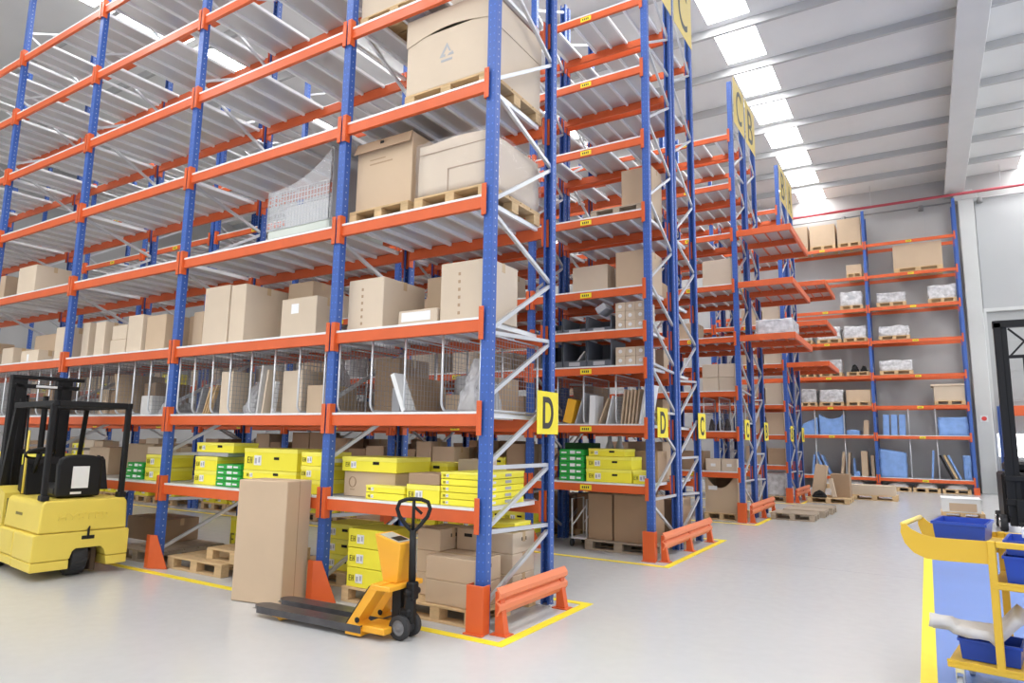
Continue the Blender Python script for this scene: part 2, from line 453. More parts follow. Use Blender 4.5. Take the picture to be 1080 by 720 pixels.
def deck_mesh(L, D, var=0):
    """flat sheets laid on pale cross bars; the upper decks have a few sheets missing"""
    def f():
        b = MB(); x0, x1 = .10, L - .10; n = max(3, round((x1 - x0) / (.27 if L < 2.2 else .37))); w = (x1 - x0) / n
        gone = {0: (), 1: (2,), 2: (1, n - 2), 3: (n // 2, n - 1)}[var]
        for i in range(n):
            if i not in gone: b.box(x0 + i * w + .002, x0 + (i + 1) * w - .002, .005, D - .03, .037, DT)
        b.cur = 1
        for i in range(n + 1):
            x = min(max(x0 + i * w, x0 + .02), x1 - .02); b.box(x - .017, x + .017, .005, D - .08, .0, .0365)
        b.box(.052, L - .052, -.0415, .004, .024, DT)
        return b.mesh('shelf_deck', DECK, DECKBAR)
    return cached(('deck', round(L, 3), D, var), f)
def tag_mesh():
    def f():
        b = MB(); b.box(-.09, .09, -.0015, .0015, -.036, .036); b.cur = 1
        for i in range(4): b.box(-.06 + i * .03, -.042 + i * .03, -.0025, -.0014, -.016, .016)
        return b.mesh('location_label', SIGNY, PRINT)
    return cached('ltag', f)
def rack(label, y0, depth, xs, levels, h=9.55, detail=0, tags=(), decks=True, group=None, extra=None, nodes=NODES, front=True, back_tags=False):
    """posts at xs (falling x), front face at y0; a deck on a front and a rear beam at every level"""
    r = thing('pallet_rack', label, 'pallet rack', (0, y0, 0), 0, group)
    proto = None
    for i, x in enumerate(xs):
        if proto is None: proto = upright_frame(r, x, depth, h, nodes, detail > 0)
        else:
            c = copy_tree(proto, r); c.location.x = x
    for i in range(len(xs) - 1):
        L = xs[i] - xs[i + 1]; x1 = xs[i + 1]
        lv = list(levels) + ([extra] if extra and i == 0 else [])
        for z in lv:
            for y, rz in ((-.018, 0), (depth - .05, PI)):
                near = detail > i
                o = link('beam', beam_mesh(L, not near), r, (x1 if rz == 0 else x1 + L, y, z), rz)
                if near:
                    link('end_connector', conn_mesh(1), o, (0, 0, 0)); link('end_connector', conn_mesh(-1), o, (L, 0, 0))
                if z in tags and rz == 0: link('location_label', tag_mesh(), o, (L * .5, -.025, -.03))
                if z in tags and rz != 0 and back_tags: link('location_label', tag_mesh(), o, (L * .5, -.025, -.03))
            if decks is True or (decks and z in decks): link('shelf_deck', deck_mesh(L, depth, (i + lv.index(z) * 2) % 4 if z > 5.5 else 0), r, (x1, 0, z))
    return r
LV = [ZL[k] for k in range(2, 10)]
XD = [0, -1.9163, -4.716, -7.472, -10.21, -13.0]
rackD = rack('tall blue and orange front pallet rack with a D sign on its end', 0, 1.12, XD, LV, 9.6, detail=5, tags=())
XC = [0, -1.916, -4.716, -7.472, -10.21]
YC, YB, YA, YF = 4.06, 9.37, 14.86, 22.3
DC = 1.05
for (yy, nm, xs, n, h, dt) in ((YC, 'second', XC, NODES2, 9.45, 1), (YB, 'third', XC[:5], NODES2, 9.5, 0), (YA, 'fourth', XC[:3], NODES2, 9.6, 0)):
    tg = LV
    ex = 3.14 if nm == 'second' else None
    rk = rack('%s rack row back from the front rack, half facing the front' % nm, yy, DC, xs, LV, h, detail=dt, tags=tg, extra=ex, nodes=n)
    rk2 = rack('%s rack row, half behind whose shelves face the back wall' % nm, yy + 1.185, DC, xs, LV, h, nodes=NODES, tags=(), back_tags=False)
    if nm != 'second':
        # drop-off platforms reaching out of the row end into the aisle
        for k in (5, 6, 7):
            z = ZL[k]; D2 = 2.235
            p = thing('drop_off_platform', 'orange drop-off platform reaching into the aisle from the %s rack, %s of three' % (nm, {5: 'lowest', 6: 'middle', 7: 'top'}[k]), 'platform', (0, yy, z))
            for y in (-.06, 1.02, D2):
                b = MB(); b.box(.066, 1.1, y - .025, y + .025, -.085, .044, .004); b.obj('beam', ORANGE, p)
            b = MB(); b.box(1.101, 1.15, -.085, D2 + .03, -.085, .044, .004); b.obj('end_beam', ORANGE, p)
            b = MB()
            for i in range(4): b.box(.07 + i * .256, .07 + i * .256 + .252, -.034, D2 - .026, .036, .0445)
            b.cur = 1
            for i in range(1, 4): b.box(.06 + i * .256, .08 + i * .256, -.034, D2 - .026, .0, .035)
            b.obj('shelf_deck', [DECK, ORANGE], p)
XC2 = [-10.21, -13.0, -15.8, -18.6]
rack('far run of the second rack row, reaching deep into the hall', YC, DC, [x - .16 for x in XC2], LV, 9.45, tags=LV, nodes=NODES2)
LF = [.42, 1.885, 2.925, 4.015, 5.27, 6.49, 7.69, 8.88]
XF = [4.55, 1.72, -1.12, -3.95]
rack('wide pallet rack standing along the back wall beyond the aisle', YF, 1.0, XF, LF, 10.2, tags=LF, decks=(.42, 1.885), nodes=NODES)
for z in LF: TOP['F%d' % LF.index(z)] = z + .048

# boards that carry the loads on the back-wall rack
# orange end barriers and post protectors
def barrier(y0, y1, label, mid):
    L = y1 - y0; g = thing('rack_end_barrier', label, 'rack barrier', (.17, y0, 0))
    b = MB()
    prof = [(.0, .155), (.03, .20), (.03, .235), (-.005, .265), (.03, .295), (.03, .33), (.0, .375), (-.012, .375), (.016, .328), (.016, .298), (-.02, .265), (.016, .232), (.016, .204), (-.012, .155)]
    b.prism(prof, 'y', 0, L); b.obj('barrier_rail', mat('glare orange paint', (.80, .23, .10), .4) if 'glare_orange' not in CACHE else CACHE['glare_orange'], g)
    for y in ([.06, L - .08] + ([L / 2] if mid else [])):
        b = MB(); b.prism([(-.035, 0), (.06, 0), (.06, .01), (.0, .34), (-.035, .34)], 'y', y - .035, y + .035); b.box(-.07, .09, y - .06, y + .06, .001, .009); b.obj('foot_bracket', ORANGE, g)
    return g
def protector(x, y, label, group=None, end=False):
    g = tag(MB().obj('post_protector', ORANGE), label, 'post protector', group); g.location = (x, y, 0)
    b = MB()
    if end:
        b.box(-.085, .085, -.045, -.037, .002, .39, .003); b.box(-.085, -.077, -.04, .06, .002, .39, .003); b.box(.077, .085, -.04, .06, .002, .39, .003); b.box(-.095, .095, -.07, -.03, .002, .012)
    else:
        # two plates meeting in an upright edge that faces the aisle
        b.add([(-.085, -.055, .002), (.0, -.06, .002), (.0, -.06, .385), (-.075, -.055, .385), (-.085, -.045, .002), (.0, -.05, .002), (.0, -.05, .385), (-.075, -.045, .385)],
              [(0, 1, 2, 3), (7, 6, 5, 4), (0, 4, 5, 1), (3, 2, 6, 7), (0, 3, 7, 4), (1, 5, 6, 2)])
        b.add([(.0, -.06, .002), (.23, .04, .002), (.07, -.022, .385), (.0, -.06, .385), (.0, -.05, .002), (.225, .05, .002), (.065, -.012, .385), (.0, -.05, .385)],
              [(0, 1, 2, 3), (7, 6, 5, 4), (0, 4, 5, 1), (3, 2, 6, 7), (0, 3, 7, 4), (1, 5, 6, 2)])
    me = b.mesh('post_protector', ORANGE); g.data = me
    return g
CACHE['glare_orange'] = mat('glare orange paint', (.80, .23, .10), .4)  # paler, pinker orange: glare on the rail is put into its colour
barrier(-.04, 1.17, 'orange steel barrier across the end of the front rack beside the yellow floor corner', False)
barrier(YC - .04, YC + 2.28, 'orange steel barrier across the end of the second rack row', True)
barrier(YB - .04, YB + 2.28, 'small orange barrier across the end of the third rack row', True)
barrier(YA - .04, YA + 2.28, 'distant orange barrier across the end of the fourth rack row', True)
protector(0.0, -.078, 'boxy orange protector around the front post at the end of the front rack', end=True)
protector(0.0, YC - .078, 'boxy orange protector on the end post of the second rack', end=True)
protector(0.0, YB - .078, 'boxy orange protector on the end post of the third rack', end=True)
protector(0.0, YA - .078, 'boxy orange protector on the end post of the fourth rack', end=True)
f1_ = protector(XF[0], YF - .09, 'orange protector on the last post of the back wall rack by the column', end=True)
f2_ = protector(XF[1], YF - .09, 'orange protector on the middle post of the back wall rack', end=True)
f1_.scale.z = f2_.scale.z = .6
protector(XD[1], -.06, 'orange post protector behind the pallet truck forks')
protector(XD[2], -.06, 'orange post protector between the yellow forklift and the tall carton')
protector(XD[3], -.06, 'orange post protector hidden by the yellow forklift')
for i in (1, 2, 3): protector(XC[i], YC - .06, 'orange protector on the %s post of the second rack, seen through the front rack' % ['', 'second', 'third', 'fourth', 'fifth'][i])

# signs
def aisle_sign(ch, y0, y1, z0, z1, label, m=SIGNY, x=.062):
    w, h = y1 - y0, z1 - z0
    s = thing('aisle_sign', label, 'sign', (x, (y0 + y1) / 2, (z0 + z1) / 2))
    b = MB(); b.box(-.003, .003, -w / 2, w / 2, -h / 2, h / 2, .001); b.obj('sign_plate', m, s)
    me = text_mesh(ch, w * .50, h * .74, .002, .02 if h < .6 else .0); me.materials.append(PRINT if m is SIGNY else mat('grey letter', (.12, .12, .12), .6))
    me.transform(Matrix.Translation((.0045, 0, 0)) @ Matrix.Rotation(PI / 2, 4, 'Z'))
    link('sign_letter', me, s)
aisle_sign('D', .78, 1.21, 1.64, 2.06, 'yellow D sign on the end of the front rack')
aisle_sign('D', YC + .13, YC + .57, 1.64, 2.06, 'yellow D sign on the end of the second rack row')
aisle_sign('C', YC + 2.1, YC + 2.52, 1.64, 2.06, 'yellow C sign on the end of the second rack row')
aisle_sign('C', YB + .13, YB + .57, 1.64, 2.06, 'yellow C sign on the end of the third rack row')
aisle_sign('B', YB + 2.1, YB + 2.52, 1.64, 2.06, 'yellow B sign on the end of the third rack row')
aisle_sign('B', YA + .13, YA + .57, 1.64, 2.06, 'yellow B sign on the end of the fourth rack row')
aisle_sign('A', YA + 2.1, YA + 2.52, 1.64, 2.06, 'yellow A sign on the end of the fourth rack row')
for (ch, y, lab) in (('D', YC + .1, 'large D sign high at the top of the second rack end'), ('C', YC + 1.25, 'large C sign high at the top of the second rack end'),
                     ('C', YB + .1, 'large C sign high at the top of the third rack end'), ('B', YB + 1.25, 'large B sign high at the top of the third rack end'),
                     ('B', YA + .1, 'large B sign high at the top of the fourth rack end'), ('A', YA + 1.25, 'large A sign high at the top of the fourth rack end')):
    aisle_sign(ch, y, y + 1.0, 8.6, 9.68, lab, SIGN_SHADED)
# ------------------------------------------------------------------ goods
def carton(x0, x1, y, d, z, h, label, group=None, m=None, tape=True, patch=None, holes='', marks=False, name='cardboard_box', rz=0, cat='box', ch=.006):
    w = x1 - x0; m = m or CARD
    o = link(name, cached(('carton', round(w, 3), round(d, 3), round(h, 3), m.name, ch), lambda: MB().box(-w / 2, w / 2, -d / 2, d / 2, 0, h, ch).mesh(name, m)), None, ((x0 + x1) / 2, y + d / 2, z), rz)
    tag(o, label, cat, group)
    if tape:
        b = MB(); b.box(-w / 2 - .0008, w / 2 + .0008, -.028, .028, h - .002, h + .0012); b.box(-w / 2 - .0012, -w / 2, -.028, .028, h - .09, h); b.box(w / 2, w / 2 + .0012, -.028, .028, h - .09, h)
        b.obj('packing_tape', TAPE, o)
        b = MB(); b.box(-w / 2 + .004, w / 2 - .004, -.002, .002, h - .001, h + .002); b.obj('flap_seam', CARDD, o)
    if patch:
        (px, pz, pw, ph) = patch
        b = MB(); b.box(px - pw / 2, px + pw / 2, -d / 2 - .0015, -d / 2 + .001, pz - ph / 2, pz + ph / 2); b.obj('paper_label', PAPER, o)
    if 'f' in holes:
        b = MB(); b.box(-.045, .045, -d / 2 - .001, -d / 2 + .002, h * .62, h * .62 + .03, .0); b.obj('hand_hole', DARK, o)
    if 's' in holes:
        b = MB(); b.box(w / 2 - .002, w / 2 + .001, -.045, .045, h * .58, h * .58 + .032, .0); b.obj('hand_hole', DARK, o)
    if marks:
        b = MB()
        for i in range(6):
            zz = h * (.12 + i * .13); b.box(w * -.12, w * -.12 + .028, -d / 2 - .001, -d / 2 + .001, zz, zz + .03)
        b.obj('printed_marks', CARDD, o)
    return o
def ybox(x0, x1, y, d, z, h, label, group=None, m=None, hole=False, name='yellow_box', lab=True, lid=True, side=False, eh=False):
    w = x1 - x0; m = m or YBOX
    o = link(name, cached(('yb', round(w, 3), round(d, 3), round(h, 3), m.name), lambda: MB().box(-w / 2, w / 2, -d / 2, d / 2, 0, h - .004, .004).mesh(name, m)), None, ((x0 + x1) / 2, y + d / 2, z))
    tag(o, label, 'box', group)
    if lid:
        b = MB(); t = .003; lh = min(h * .3, .045)
        b.box(-w / 2 - t, w / 2 + t, -d / 2 - t, d / 2 + t, h - lh, h - .001, .003); b.obj('box_lid', YLID if m is YBOX else m, o)
    if m is GBOX:
        b = MB(); yy = -d / 2 - .0015; b.box(-w * .05, w * .16, yy, yy + .003, h * .25, h * .75); b.box(w * .22, w * .4, yy, yy + .003, h * .35, h * .65); b.box(-w * .42, -w * .2, yy, yy + .003, h * .3, h * .55); b.obj('printed_label', PAPER, o)
    elif lab:
        b = MB(); yy = -d / 2 - .0045; s = h * .5; zc = h * .45
        x_ = -w * .43
        for (p0, p1, q0, q1) in ((0, .08, -.3, .3), (0, .28, .22, .3), (0, .24, -.04, .04), (0, .28, -.3, -.22), (.38, .46, -.3, .3), (.60, .68, -.3, .3), (.38, .68, -.04, .04)): b.box(x_ + s * p0, x_ + s * p1, yy, yy + .003, zc + s * q0, zc + s * q1)
        b.cur = 1
        b.box(-w * .42 + s * .9, -w * .42 + s * 1.9, yy + .0005, yy + .003, zc - s * .45, zc + s * .45)
        b.cur = 2
        b.box(-w * .42 + s * 1.0, -w * .42 + s * 1.3, yy, yy + .003, zc - s * .3, zc + s * .2); b.box(-w * .42 + s * 1.5, -w * .42 + s * 1.75, yy, yy + .003, zc - s * .2, zc + s * .3)
        b.obj('printed_label', [BOXPRINT, PAPER, GREYPRINT], o)
    if hole:
        b = MB(); b.box(w * .08, w * .08 + .08, -d / 2 - .0045, -d / 2 + .002, h * .5, h * .5 + .028); b.obj('hand_hole', DARK, o)
    if side:
        b = MB(); b.box(w / 2 - .002, w / 2 + .0045, -d * .3, -d * .3 + .10, h * .3, h * .65); b.cur = 1; b.box(w / 2 - .002, w / 2 + .0045, d * .05, d * .05 + .1, h * .25, h * .7); b.obj('side_label', [PAPER, GREYPRINT], o)
    return o
def pallet_proto():
    r = thing('wooden_pallet', 'x', 'pallet')
    b = MB()
    for i in range(5):
        y = -.4 + i * .1636 if False else -.4 + i * .163; b.box(-.6, .6, y, y + .148, .122, .144, .003)
    b.obj('deck_boards', WOOD, r)
    b = MB()
    for x in (-.6, -.0725, .455): b.box(x, x + .145, -.4, .4, .1, .122, .002)
    b.obj('cross_boards', WOOD, r)
    for x in (-.5275, 0, .5275):
        for y in (-.35, 0, .35):
            b = MB(); b.box(x - .0725, x + .0725, y - .05, y + .05, .022, .1, .003); b.obj('block', WOOD, r)
    b = MB()
    for y in (-.35, 0, .35): b.box(-.6, .6, y - .05, y + .05, 0, .022, .002)
    b.obj('bottom_boards', WOOD, r)
    return r
PAL = pallet_proto(); PALUSED = [False]
def pallet(x0, x1, y, d, z, label, group=None, old=False, rz=0, simple=True):
    o = PAL if not PALUSED[0] else copy_tree(PAL); PALUSED[0] = True
    o['label'] = label
    if group: o['group'] = group
    elif 'group' in o: del o['group']
    o.location = ((x0 + x1) / 2, y + d / 2, z)
    w = x1 - x0
    o.rotation_euler.z = rz
    o.scale = (w / 1.2, d / .8, 1)
    if old:
        for c in o.children: c.material_slots[0].link = 'OBJECT'; c.material_slots[0].material = WOODG
    return o
def lump_mesh(name, w, d, h, m, seed, amp=.03, bump=None, n=9, top=None, soft=False):
    """a wrapped or soft load: a box whose faces sag and bulge, flat at the bottom"""
    bm = bmesh.new(); bmesh.ops.create_cube(bm, size=1)
    bmesh.ops.subdivide_edges(bm, edges=bm.edges[:], cuts=n, use_grid_fill=True)
    for v in bm.verts:
        p = v.co.copy(); zz = p.z + .5
        if soft:
            k = 1 - .35 * (zz ** 2); q = Vector((p.x, p.y)); r_ = max(abs(p.x), abs(p.y)) * 2
            l = (p.x ** 2 + p.y ** 2) ** .5
            if l > 1e-6: q = q * (1 - .25 * (l * 2 - r_) ) * k
            v.co = (q.x * w, q.y * d, zz * h * (1 - .35 * min(1, r_ ** 2)))
        else: v.co = (p.x * w, p.y * d, zz * h)
        nv = noise.noise_vector(Vector((p.x * 3 + seed * 7.1, p.y * 3 - seed, p.z * 3 + seed * .3)))
        nw = noise.noise_vector(Vector((p.x * 8 + seed * 3.1, p.y * 8, p.z * 8)))
        f = min(1, zz * 5)
        v.co += Vector((nv.x * amp + nw.x * amp * .5, nv.y * amp + nw.y * amp * .5, (nv.z * amp + nw.z * amp * .5) if zz > .02 else 0)) * f
        if top and zz > .5: v.co.z += top(p.x, p.y) * (zz - .5) * 2
    me = bpy.data.meshes.new(name); bm.to_mesh(me); bm.free()
    for p in me.polygons: p.use_smooth = True
    me.materials.append(m); return me
def wrapped(x0, x1, y, d, z, h, label, seed, group=None, inner=None, top=None, amp=.02, film=None):
    w = x1 - x0
    o = link('wrapped_load', cached(('wl', round(w, 2), round(d, 2), round(h, 2), seed), lambda: lump_mesh('wrapped_load', w - .04, d - .04, h - .02, inner or CARDP, seed, amp * .5, n=5, top=top)), None, ((x0 + x1) / 2, y + d / 2, z))
    tag(o, label, 'wrapped goods', group)
    link('plastic_film', lump_mesh('plastic_film', w, d, h, film or FILM, seed + 50, amp, n=9, top=top), o)
    return o
def bag(x, y, z, w, d, h, label, seed, m=None, group=None, name='plastic_bag', cat='bag', rz=0):
    o = link(name, lump_mesh(name, w, d, h, m or BAG, seed, min(w, d, h) * .16, n=9, soft=True), None, (x, y, z), rz)
    return tag(o, label, cat, group)
def board(x, y, z, w, d, h, tilt, label, m, group=None, name='leaning_board', cat='board', axis='y'):
    """thin upright board w thick, d deep, h high, leaning by tilt degrees about its bottom edge"""
    b = MB(); a = R(tilt)
    M = Matrix.Rotation(a, 4, axis.upper())
    up = w * math.sin(abs(a)) if axis == 'y' else d * math.sin(abs(a))
    b.box(-w / 2, w / 2, 0, d, 0, h, .002, M)
    mn = min(v[2] for v in b.v); b.v = [(v[0], v[1], v[2] - mn) for v in b.v]
    return tag(b.obj(name, m, None, (x, y, z)), label, cat, group)

# --- front rack, level 4 (boxes above the wire dividers) ---
T4 = TOP[4]
carton(-.62, -.075, .09, .52, T4, .575, 'tall pale carton with a printed column at the very end of the front rack', m=CARDP, marks=True)
carton(-1.12, -.64, .07, .30, T4, .155, 'low pale carton with a wide white label between two tall cartons', m=CARDP, patch=(-.02, .09, .36, .09))
carton(-1.22, -.70, .62, .40, T4, .62, 'brown carton standing behind the low white-labelled carton', m=CARD)
carton(-1.85, -1.36, .10, .66, T4, .55, 'pale carton with a printed column beside the second post of the front rack', m=CARDP, marks=True)
board(-1.1, 1.02, T4, .5, .02, .68, 0, 'dark grey card standing behind the pale cartons of the end bay', GREYD, name='card_sheet', cat='card sheet')
carton(-2.90, -2.33, .10, .36, T4, .45, 'carton with torn white paper patch, beside the second post of the front rack', m=CARDP, patch=(-.06, .33, .12, .11))
carton(-3.44, -3.0, .62, .34, T4, .80, 'tall carton rising behind the one with a torn white patch', m=CARD)
carton(-4.36, -3.87, .10, .5, T4, .74, 'tall pale carton, left one of two tall cartons touching'.replace('left one', 'outer one') + ' by the third post', m=CARDP)
carton(-3.84, -3.56, .10, .66, T4, .72, 'tall narrow carton with dark stamped side, touching a wider tall carton', m=CARDP, holes='')
carton(-4.66, -4.46, .16, .22, T4, .47, 'slim carton just beside the third post of the front rack', m=CARD)
carton(-5.16, -4.80, .42, .45, T4, .50, 'brown carton tucked behind the third post of the front rack', m=CARDD)
carton(-6.08, -5.72, .10, .46, T4, .53, 'tall pale carton in the third bay next to two stacked square ones', m=CARDP)
carton(-5.69, -5.24, .14, .46, T4, .50, 'brown carton between the tall pale one and the third post', m=CARD)
carton(-6.58, -6.18, .14, .42, T4, .22, 'lower of two square cartons stacked in the third bay', m=CARDP)
carton(-6.57, -6.19, .15, .40, T4 + .223, .21, 'upper of two square cartons stacked in the third bay', m=CARDP)
carton(-7.02, -6.76, .14, .30, T4, .52, 'narrow upright carton standing second from the fourth post', m=CARDP)
carton(-7.39, -7.20, .14, .25, T4, .54, 'narrow upright carton touching the fourth post of the front rack', m=CARDP)
carton(-6.98, -6.60, .62, .40, T4, .62, 'brown carton behind the narrow upright ones in the third bay', m=CARD)
carton(-8.2, -7.88, .14, .40, T4, .53, 'upright pale carton in the fourth bay next to the flat stack', m=CARDP)
carton(-9.2, -8.62, .10, .34, T4, .21, 'low carton with white slip in front of a larger one, fourth bay', m=CARDP, patch=(-.05, .09, .06, .12))
carton(-9.65, -8.72, .46, .5, T4, .54, 'large brown carton behind the low one in the fourth bay', m=CARD)
carton(-9.95, -9.55, .12, .30, T4, .30, 'small carton next to the fifth post of the front rack', m=CARDP)
carton(-10.75, -10.32, .14, .4, T4, .24, 'small carton in the fifth bay just past the post', m=CARDP)
carton(-11.6, -11.0, .2, .5, T4, .5, 'square carton far along the fifth bay of the front rack', m=CARD)
# --- level 5 ---
T5 = TOP[5]
pallet(-1.84, -1.03, .04, 1.0, T5, 'pallet under the tall open carton on the upper shelf of the end bay')
o = carton(-1.82, -1.05, .10, .9, T5 + .146, .76, 'tall open brown carton on a pallet beside a film-wrapped load', m=CARD, tape=False)
b = MB()
b.add([(-.385, .449, .76), (.385, .449, .76), (.385, .47, .93), (-.385, .47, .93), (-.385, .455, .76), (.385, .455, .76), (.385, .476, .93), (-.385, .476, .93)], [(0, 1, 2, 3), (7, 6, 5, 4), (0, 4, 5, 1), (3, 2, 6, 7), (0, 3, 7, 4), (1, 5, 6, 2)])
b.obj('open_flap', CARDD, o); b = MB()  # both flaps in darker board: shade of their turned faces put into the colour
b.add([(-.39, -.505, .635), (.39, -.505, .635), (.385, -.458, .765), (-.385, -.458, .765), (-.39, -.499, .635), (.39, -.499, .635), (.385, -.452, .765), (-.385, -.452, .765)], [(0, 1, 2, 3), (7, 6, 5, 4), (0, 4, 5, 1), (3, 2, 6, 7), (0, 3, 7, 4), (1, 5, 6, 2)])
b.obj('open_flap', CARDD, o)
b = MB(); b.box(-.03, .02, -.488, -.484, .70, .73); b.obj('hand_hole', DARK, o)
b = MB(); b.box(-.2, .12, -.4512, -.4495, .5, .515); b.box(-.2, .02, -.4512, -.4495, .55, .562); b.obj('printed_text', CARDD, o)
pallet(-.96, -.08, .05, 1.0, T5, 'pallet under the film-wrapped pale load at the rack end')
wl = wrapped(-.955, -.085, .06, 1.0, T5 + .146, .56, 'pale carton load wrapped in clear film on a pallet, end bay of the upper shelf', 3, inner=CARDP, top=lambda x, y: .13 * math.exp(-((x - .12) ** 2 + (y + .2) ** 2) / .05), amp=.018)
b = MB(); b.box(-.05, -.04, -.488, -.478, .02, .24); b.box(-.05, .40, -.488, -.478, .235, .245); b.box(-.4, .4, -.488, -.478, .44, .445)
b.obj('carton_seam', CARDD, wl)
# wire cage with film
t = thing('wire_cage', 'shrink-wrapped wire cage basket on the upper shelf beside the second post', 'cage', (-2.74, .1, T5))
W, D_ = 1.02, .9
b = MB(); b.box(-W / 2, W / 2, 0, D_, .05, .17, .02)
for x in (-.42, 0, .42): b.box(x - .06, x + .06, .05, D_ - .05, 0, .05)
b.obj('cage_base', mat('pale plastic base', (.62, .66, .60), .6), t)
def cage_panel(p0, p1, z0, z1, nv, nh):
    b = MB(); p0 = Vector(p0); p1 = Vector(p1)
    for i in range(nv + 1): p = p0.lerp(p1, i / nv); b.tube([(p.x, p.y, z0), (p.x, p.y, z1)], .005, 4)
    for i in range(nh + 1): z = z0 + (z1 - z0) * i / nh; b.tube([(p0.x, p0.y, z), (p1.x, p1.y, z)], .005, 4)
    b.obj('wire_panel', STEEL, t)
cage_panel((-W / 2, 0, 0), (W / 2, 0, 0), .17, .62, 20, 7)
cage_panel((-W / 2, D_, 0), (W / 2, D_, 0), .17, .62, 20, 7)
cage_panel((-W / 2, 0, 0), (-W / 2, D_, 0), .17, .62, 14, 7)
cage_panel((W / 2, 0, 0), (W / 2, D_, 0), .17, 1.02, 14, 12)
b = MB(); b.box(-.40, .40, .15, D_ - .12, .18, .5, .03); b.obj('load', mat('pale packed load', (.70, .70, .70), .6), t)
b = MB(); n = 16; vs = []
for j in range(9):
    for i in range(n + 1):
        u = i / n; h = .64 + .34 * u ** 2.6; x = -W / 2 - .01 + u * (W + .02)
        v = j / 8; y = -.012 + v * (D_ + .024); vs.append((x, y, h + .03 * math.sin(v * PI) * 0 - .05 * math.sin(u * PI) * math.sin(v * PI)))
fs = [(j * (n + 1) + i, j * (n + 1) + i + 1, (j + 1) * (n + 1) + i + 1, (j + 1) * (n + 1) + i) for j in range(8) for i in range(n)]
b.add(vs, fs, True)
for yy in (-.012, D_ + .012):
    vs = []
    for i in range(n + 1):
        u = i / n; x = -W / 2 - .01 + u * (W + .02); vs += [(x, yy, .16), (x, yy, .64 + .34 * u ** 2.6)]
    b.add(vs, [(2 * i, 2 * i + 2, 2 * i + 3, 2 * i + 1) for i in range(n)], True)
b.obj('plastic_film', FILMC, t)
b = MB(); b.box(W / 2 + .012, W / 2 + .02, .02, D_ - .02, .2, 1.0, .002); b.obj('end_panel', GREYSH, t)
bag(-3.6, .6, T5, .45, .5, .24, 'white plastic bundle lying beside the wire cage on the upper shelf', 5, m=FILMP)
carton(-9.7, -9.08, .12, .58, T5, .52, 'large pale carton high on the upper shelf, fourth bay', m=CARDP)
carton(-10.1, -9.78, .3, .4, T5, .40, 'smaller carton on the upper shelf next to the fifth post', m=CARD)
carton(-11.0, -10.4, .2, .5, T5, .5, 'carton on the upper shelf of the fifth bay', m=CARD)
# --- level 6, 7 ---
T6 = TOP[6]
pallet(-1.14, -.08, .05, 1.02, T6, 'pallet under the huge triangle-marked carton near the rack top')
o = carton(-1.13, -.09, .055, .99, T6 + .145, .60, 'huge pale carton with triangle logo and lid, on a pallet high in the end bay', m=CARDP, tape=False)
b = MB(); n = 12
pts = [(-.525, .83)] + [(-.525 + 1.05 * i / n, .53 + .085 * math.sin(PI * i / n) + .02 * i / n) for i in range(n + 1)] + [(.525, .83)]
b.prism(pts, 'y', -.504, -.496); b.prism(pts, 'y', .496, .504); b.box(-.525, .525, -.504, .504, .82, .832, .004)
b.prism([(-.504, .54), (.504, .54), (.504, .83), (-.504, .83)], 'x', -.528, -.521); b.prism([(-.504, .54), (.504, .54), (.504, .83), (-.504, .83)], 'x', .521, .528)
b.obj('box_lid', CARDP, o)
b = MB(); zc = .36
b.prism([(-.09, zc - .06), (-.02, zc - .06), (-.02, zc - .035), (-.045, zc - .035), (-.0, zc + .04), (.03, zc - .015), (.05, zc - .015), (.0, zc + .085)], 'y', -.497, -.4935)
b.prism([(.01, zc - .06), (.09, zc - .06), (.07, zc - .02), (.05, zc - .035), (.03, zc - .035)], 'y', -.497, -.4935)
b.box(-.07, .07, -.497, -.4935, zc - .115, zc - .09); b.obj('printed_logo', GREYPRINT, o)
T7 = TOP[7]
pallet(-1.845, -.86, .05, 1.0, T7, 'pallet on the topmost loaded shelf of the end bay')
carton(-1.84, -.87, .06, .96, T7 + .144, .62, 'big pale carton on the topmost loaded shelf of the end bay', m=CARDP)
# --- level 2: yellow boxes ---
T2 = TOP[2]
carton(-1.84, -1.16, .16, .5, T2, .245, 'brown carton with round emblem carrying a long yellow lidded box', m=CARD)
o = bpy.data.objects[-1] if False else None
b = MB(); b.tube([(-.22 + .045 * math.cos(a * PI / 8), -.252, .14 + .05 * math.sin(a * PI / 8)) for a in range(16)], .006, 4, True); b.box(-.25, -.19, -.2515, -.249, .06, .07)
b.obj('round_emblem', CARDD, [q for q in C.objects if q.get('label', '').startswith('brown carton with round emblem')][0])
ybox(-1.845, -1.12, .13, .52, T2 + .247, .145, 'long yellow lidded box with hand hole lying on the round-emblem carton', hole=True)
ybox(-1.40, -.92, .02, .12, T2, .066, 'lower of two thin yellow boxes beside the pallet truck handle', lid=False)
ybox(-1.40, -.92, .022, .118, T2 + .067, .066, 'upper of two thin yellow boxes beside the pallet truck handle')
ybox(-.895, -.515, .03, .4, T2, .165, 'yellow box with a plain brown carton on top, behind the loop handle')
carton(-.88, -.52, .03, .34, T2 + .166, .10, 'flat brown carton lying on a yellow box, end bay', m=CARDD)
for i in range(5): ybox(-.50, -.075, .03, .75, T2 + i * .0585, .0575, '%s of five thin yellow boxes stacked at the end of the lower shelf' % ['bottom one', 'second lowest', 'middle one', 'second from top', 'topmost'][i], lid=(i == 4), side=True)
ybox(-1.38, -.93, .69, .4, T2, .22, 'plain yellow carton under a holed yellow box, deep in the end bay', lab=False)
ybox(-1.36, -.93, .69, .4, T2 + .222, .115, 'yellow box with hand hole behind the flat brown carton', hole=True)
carton(-.88, -.58, .8, .28, T2, .38, 'tan carton deep on the lower shelf behind the yellow stack', m=CARDP)
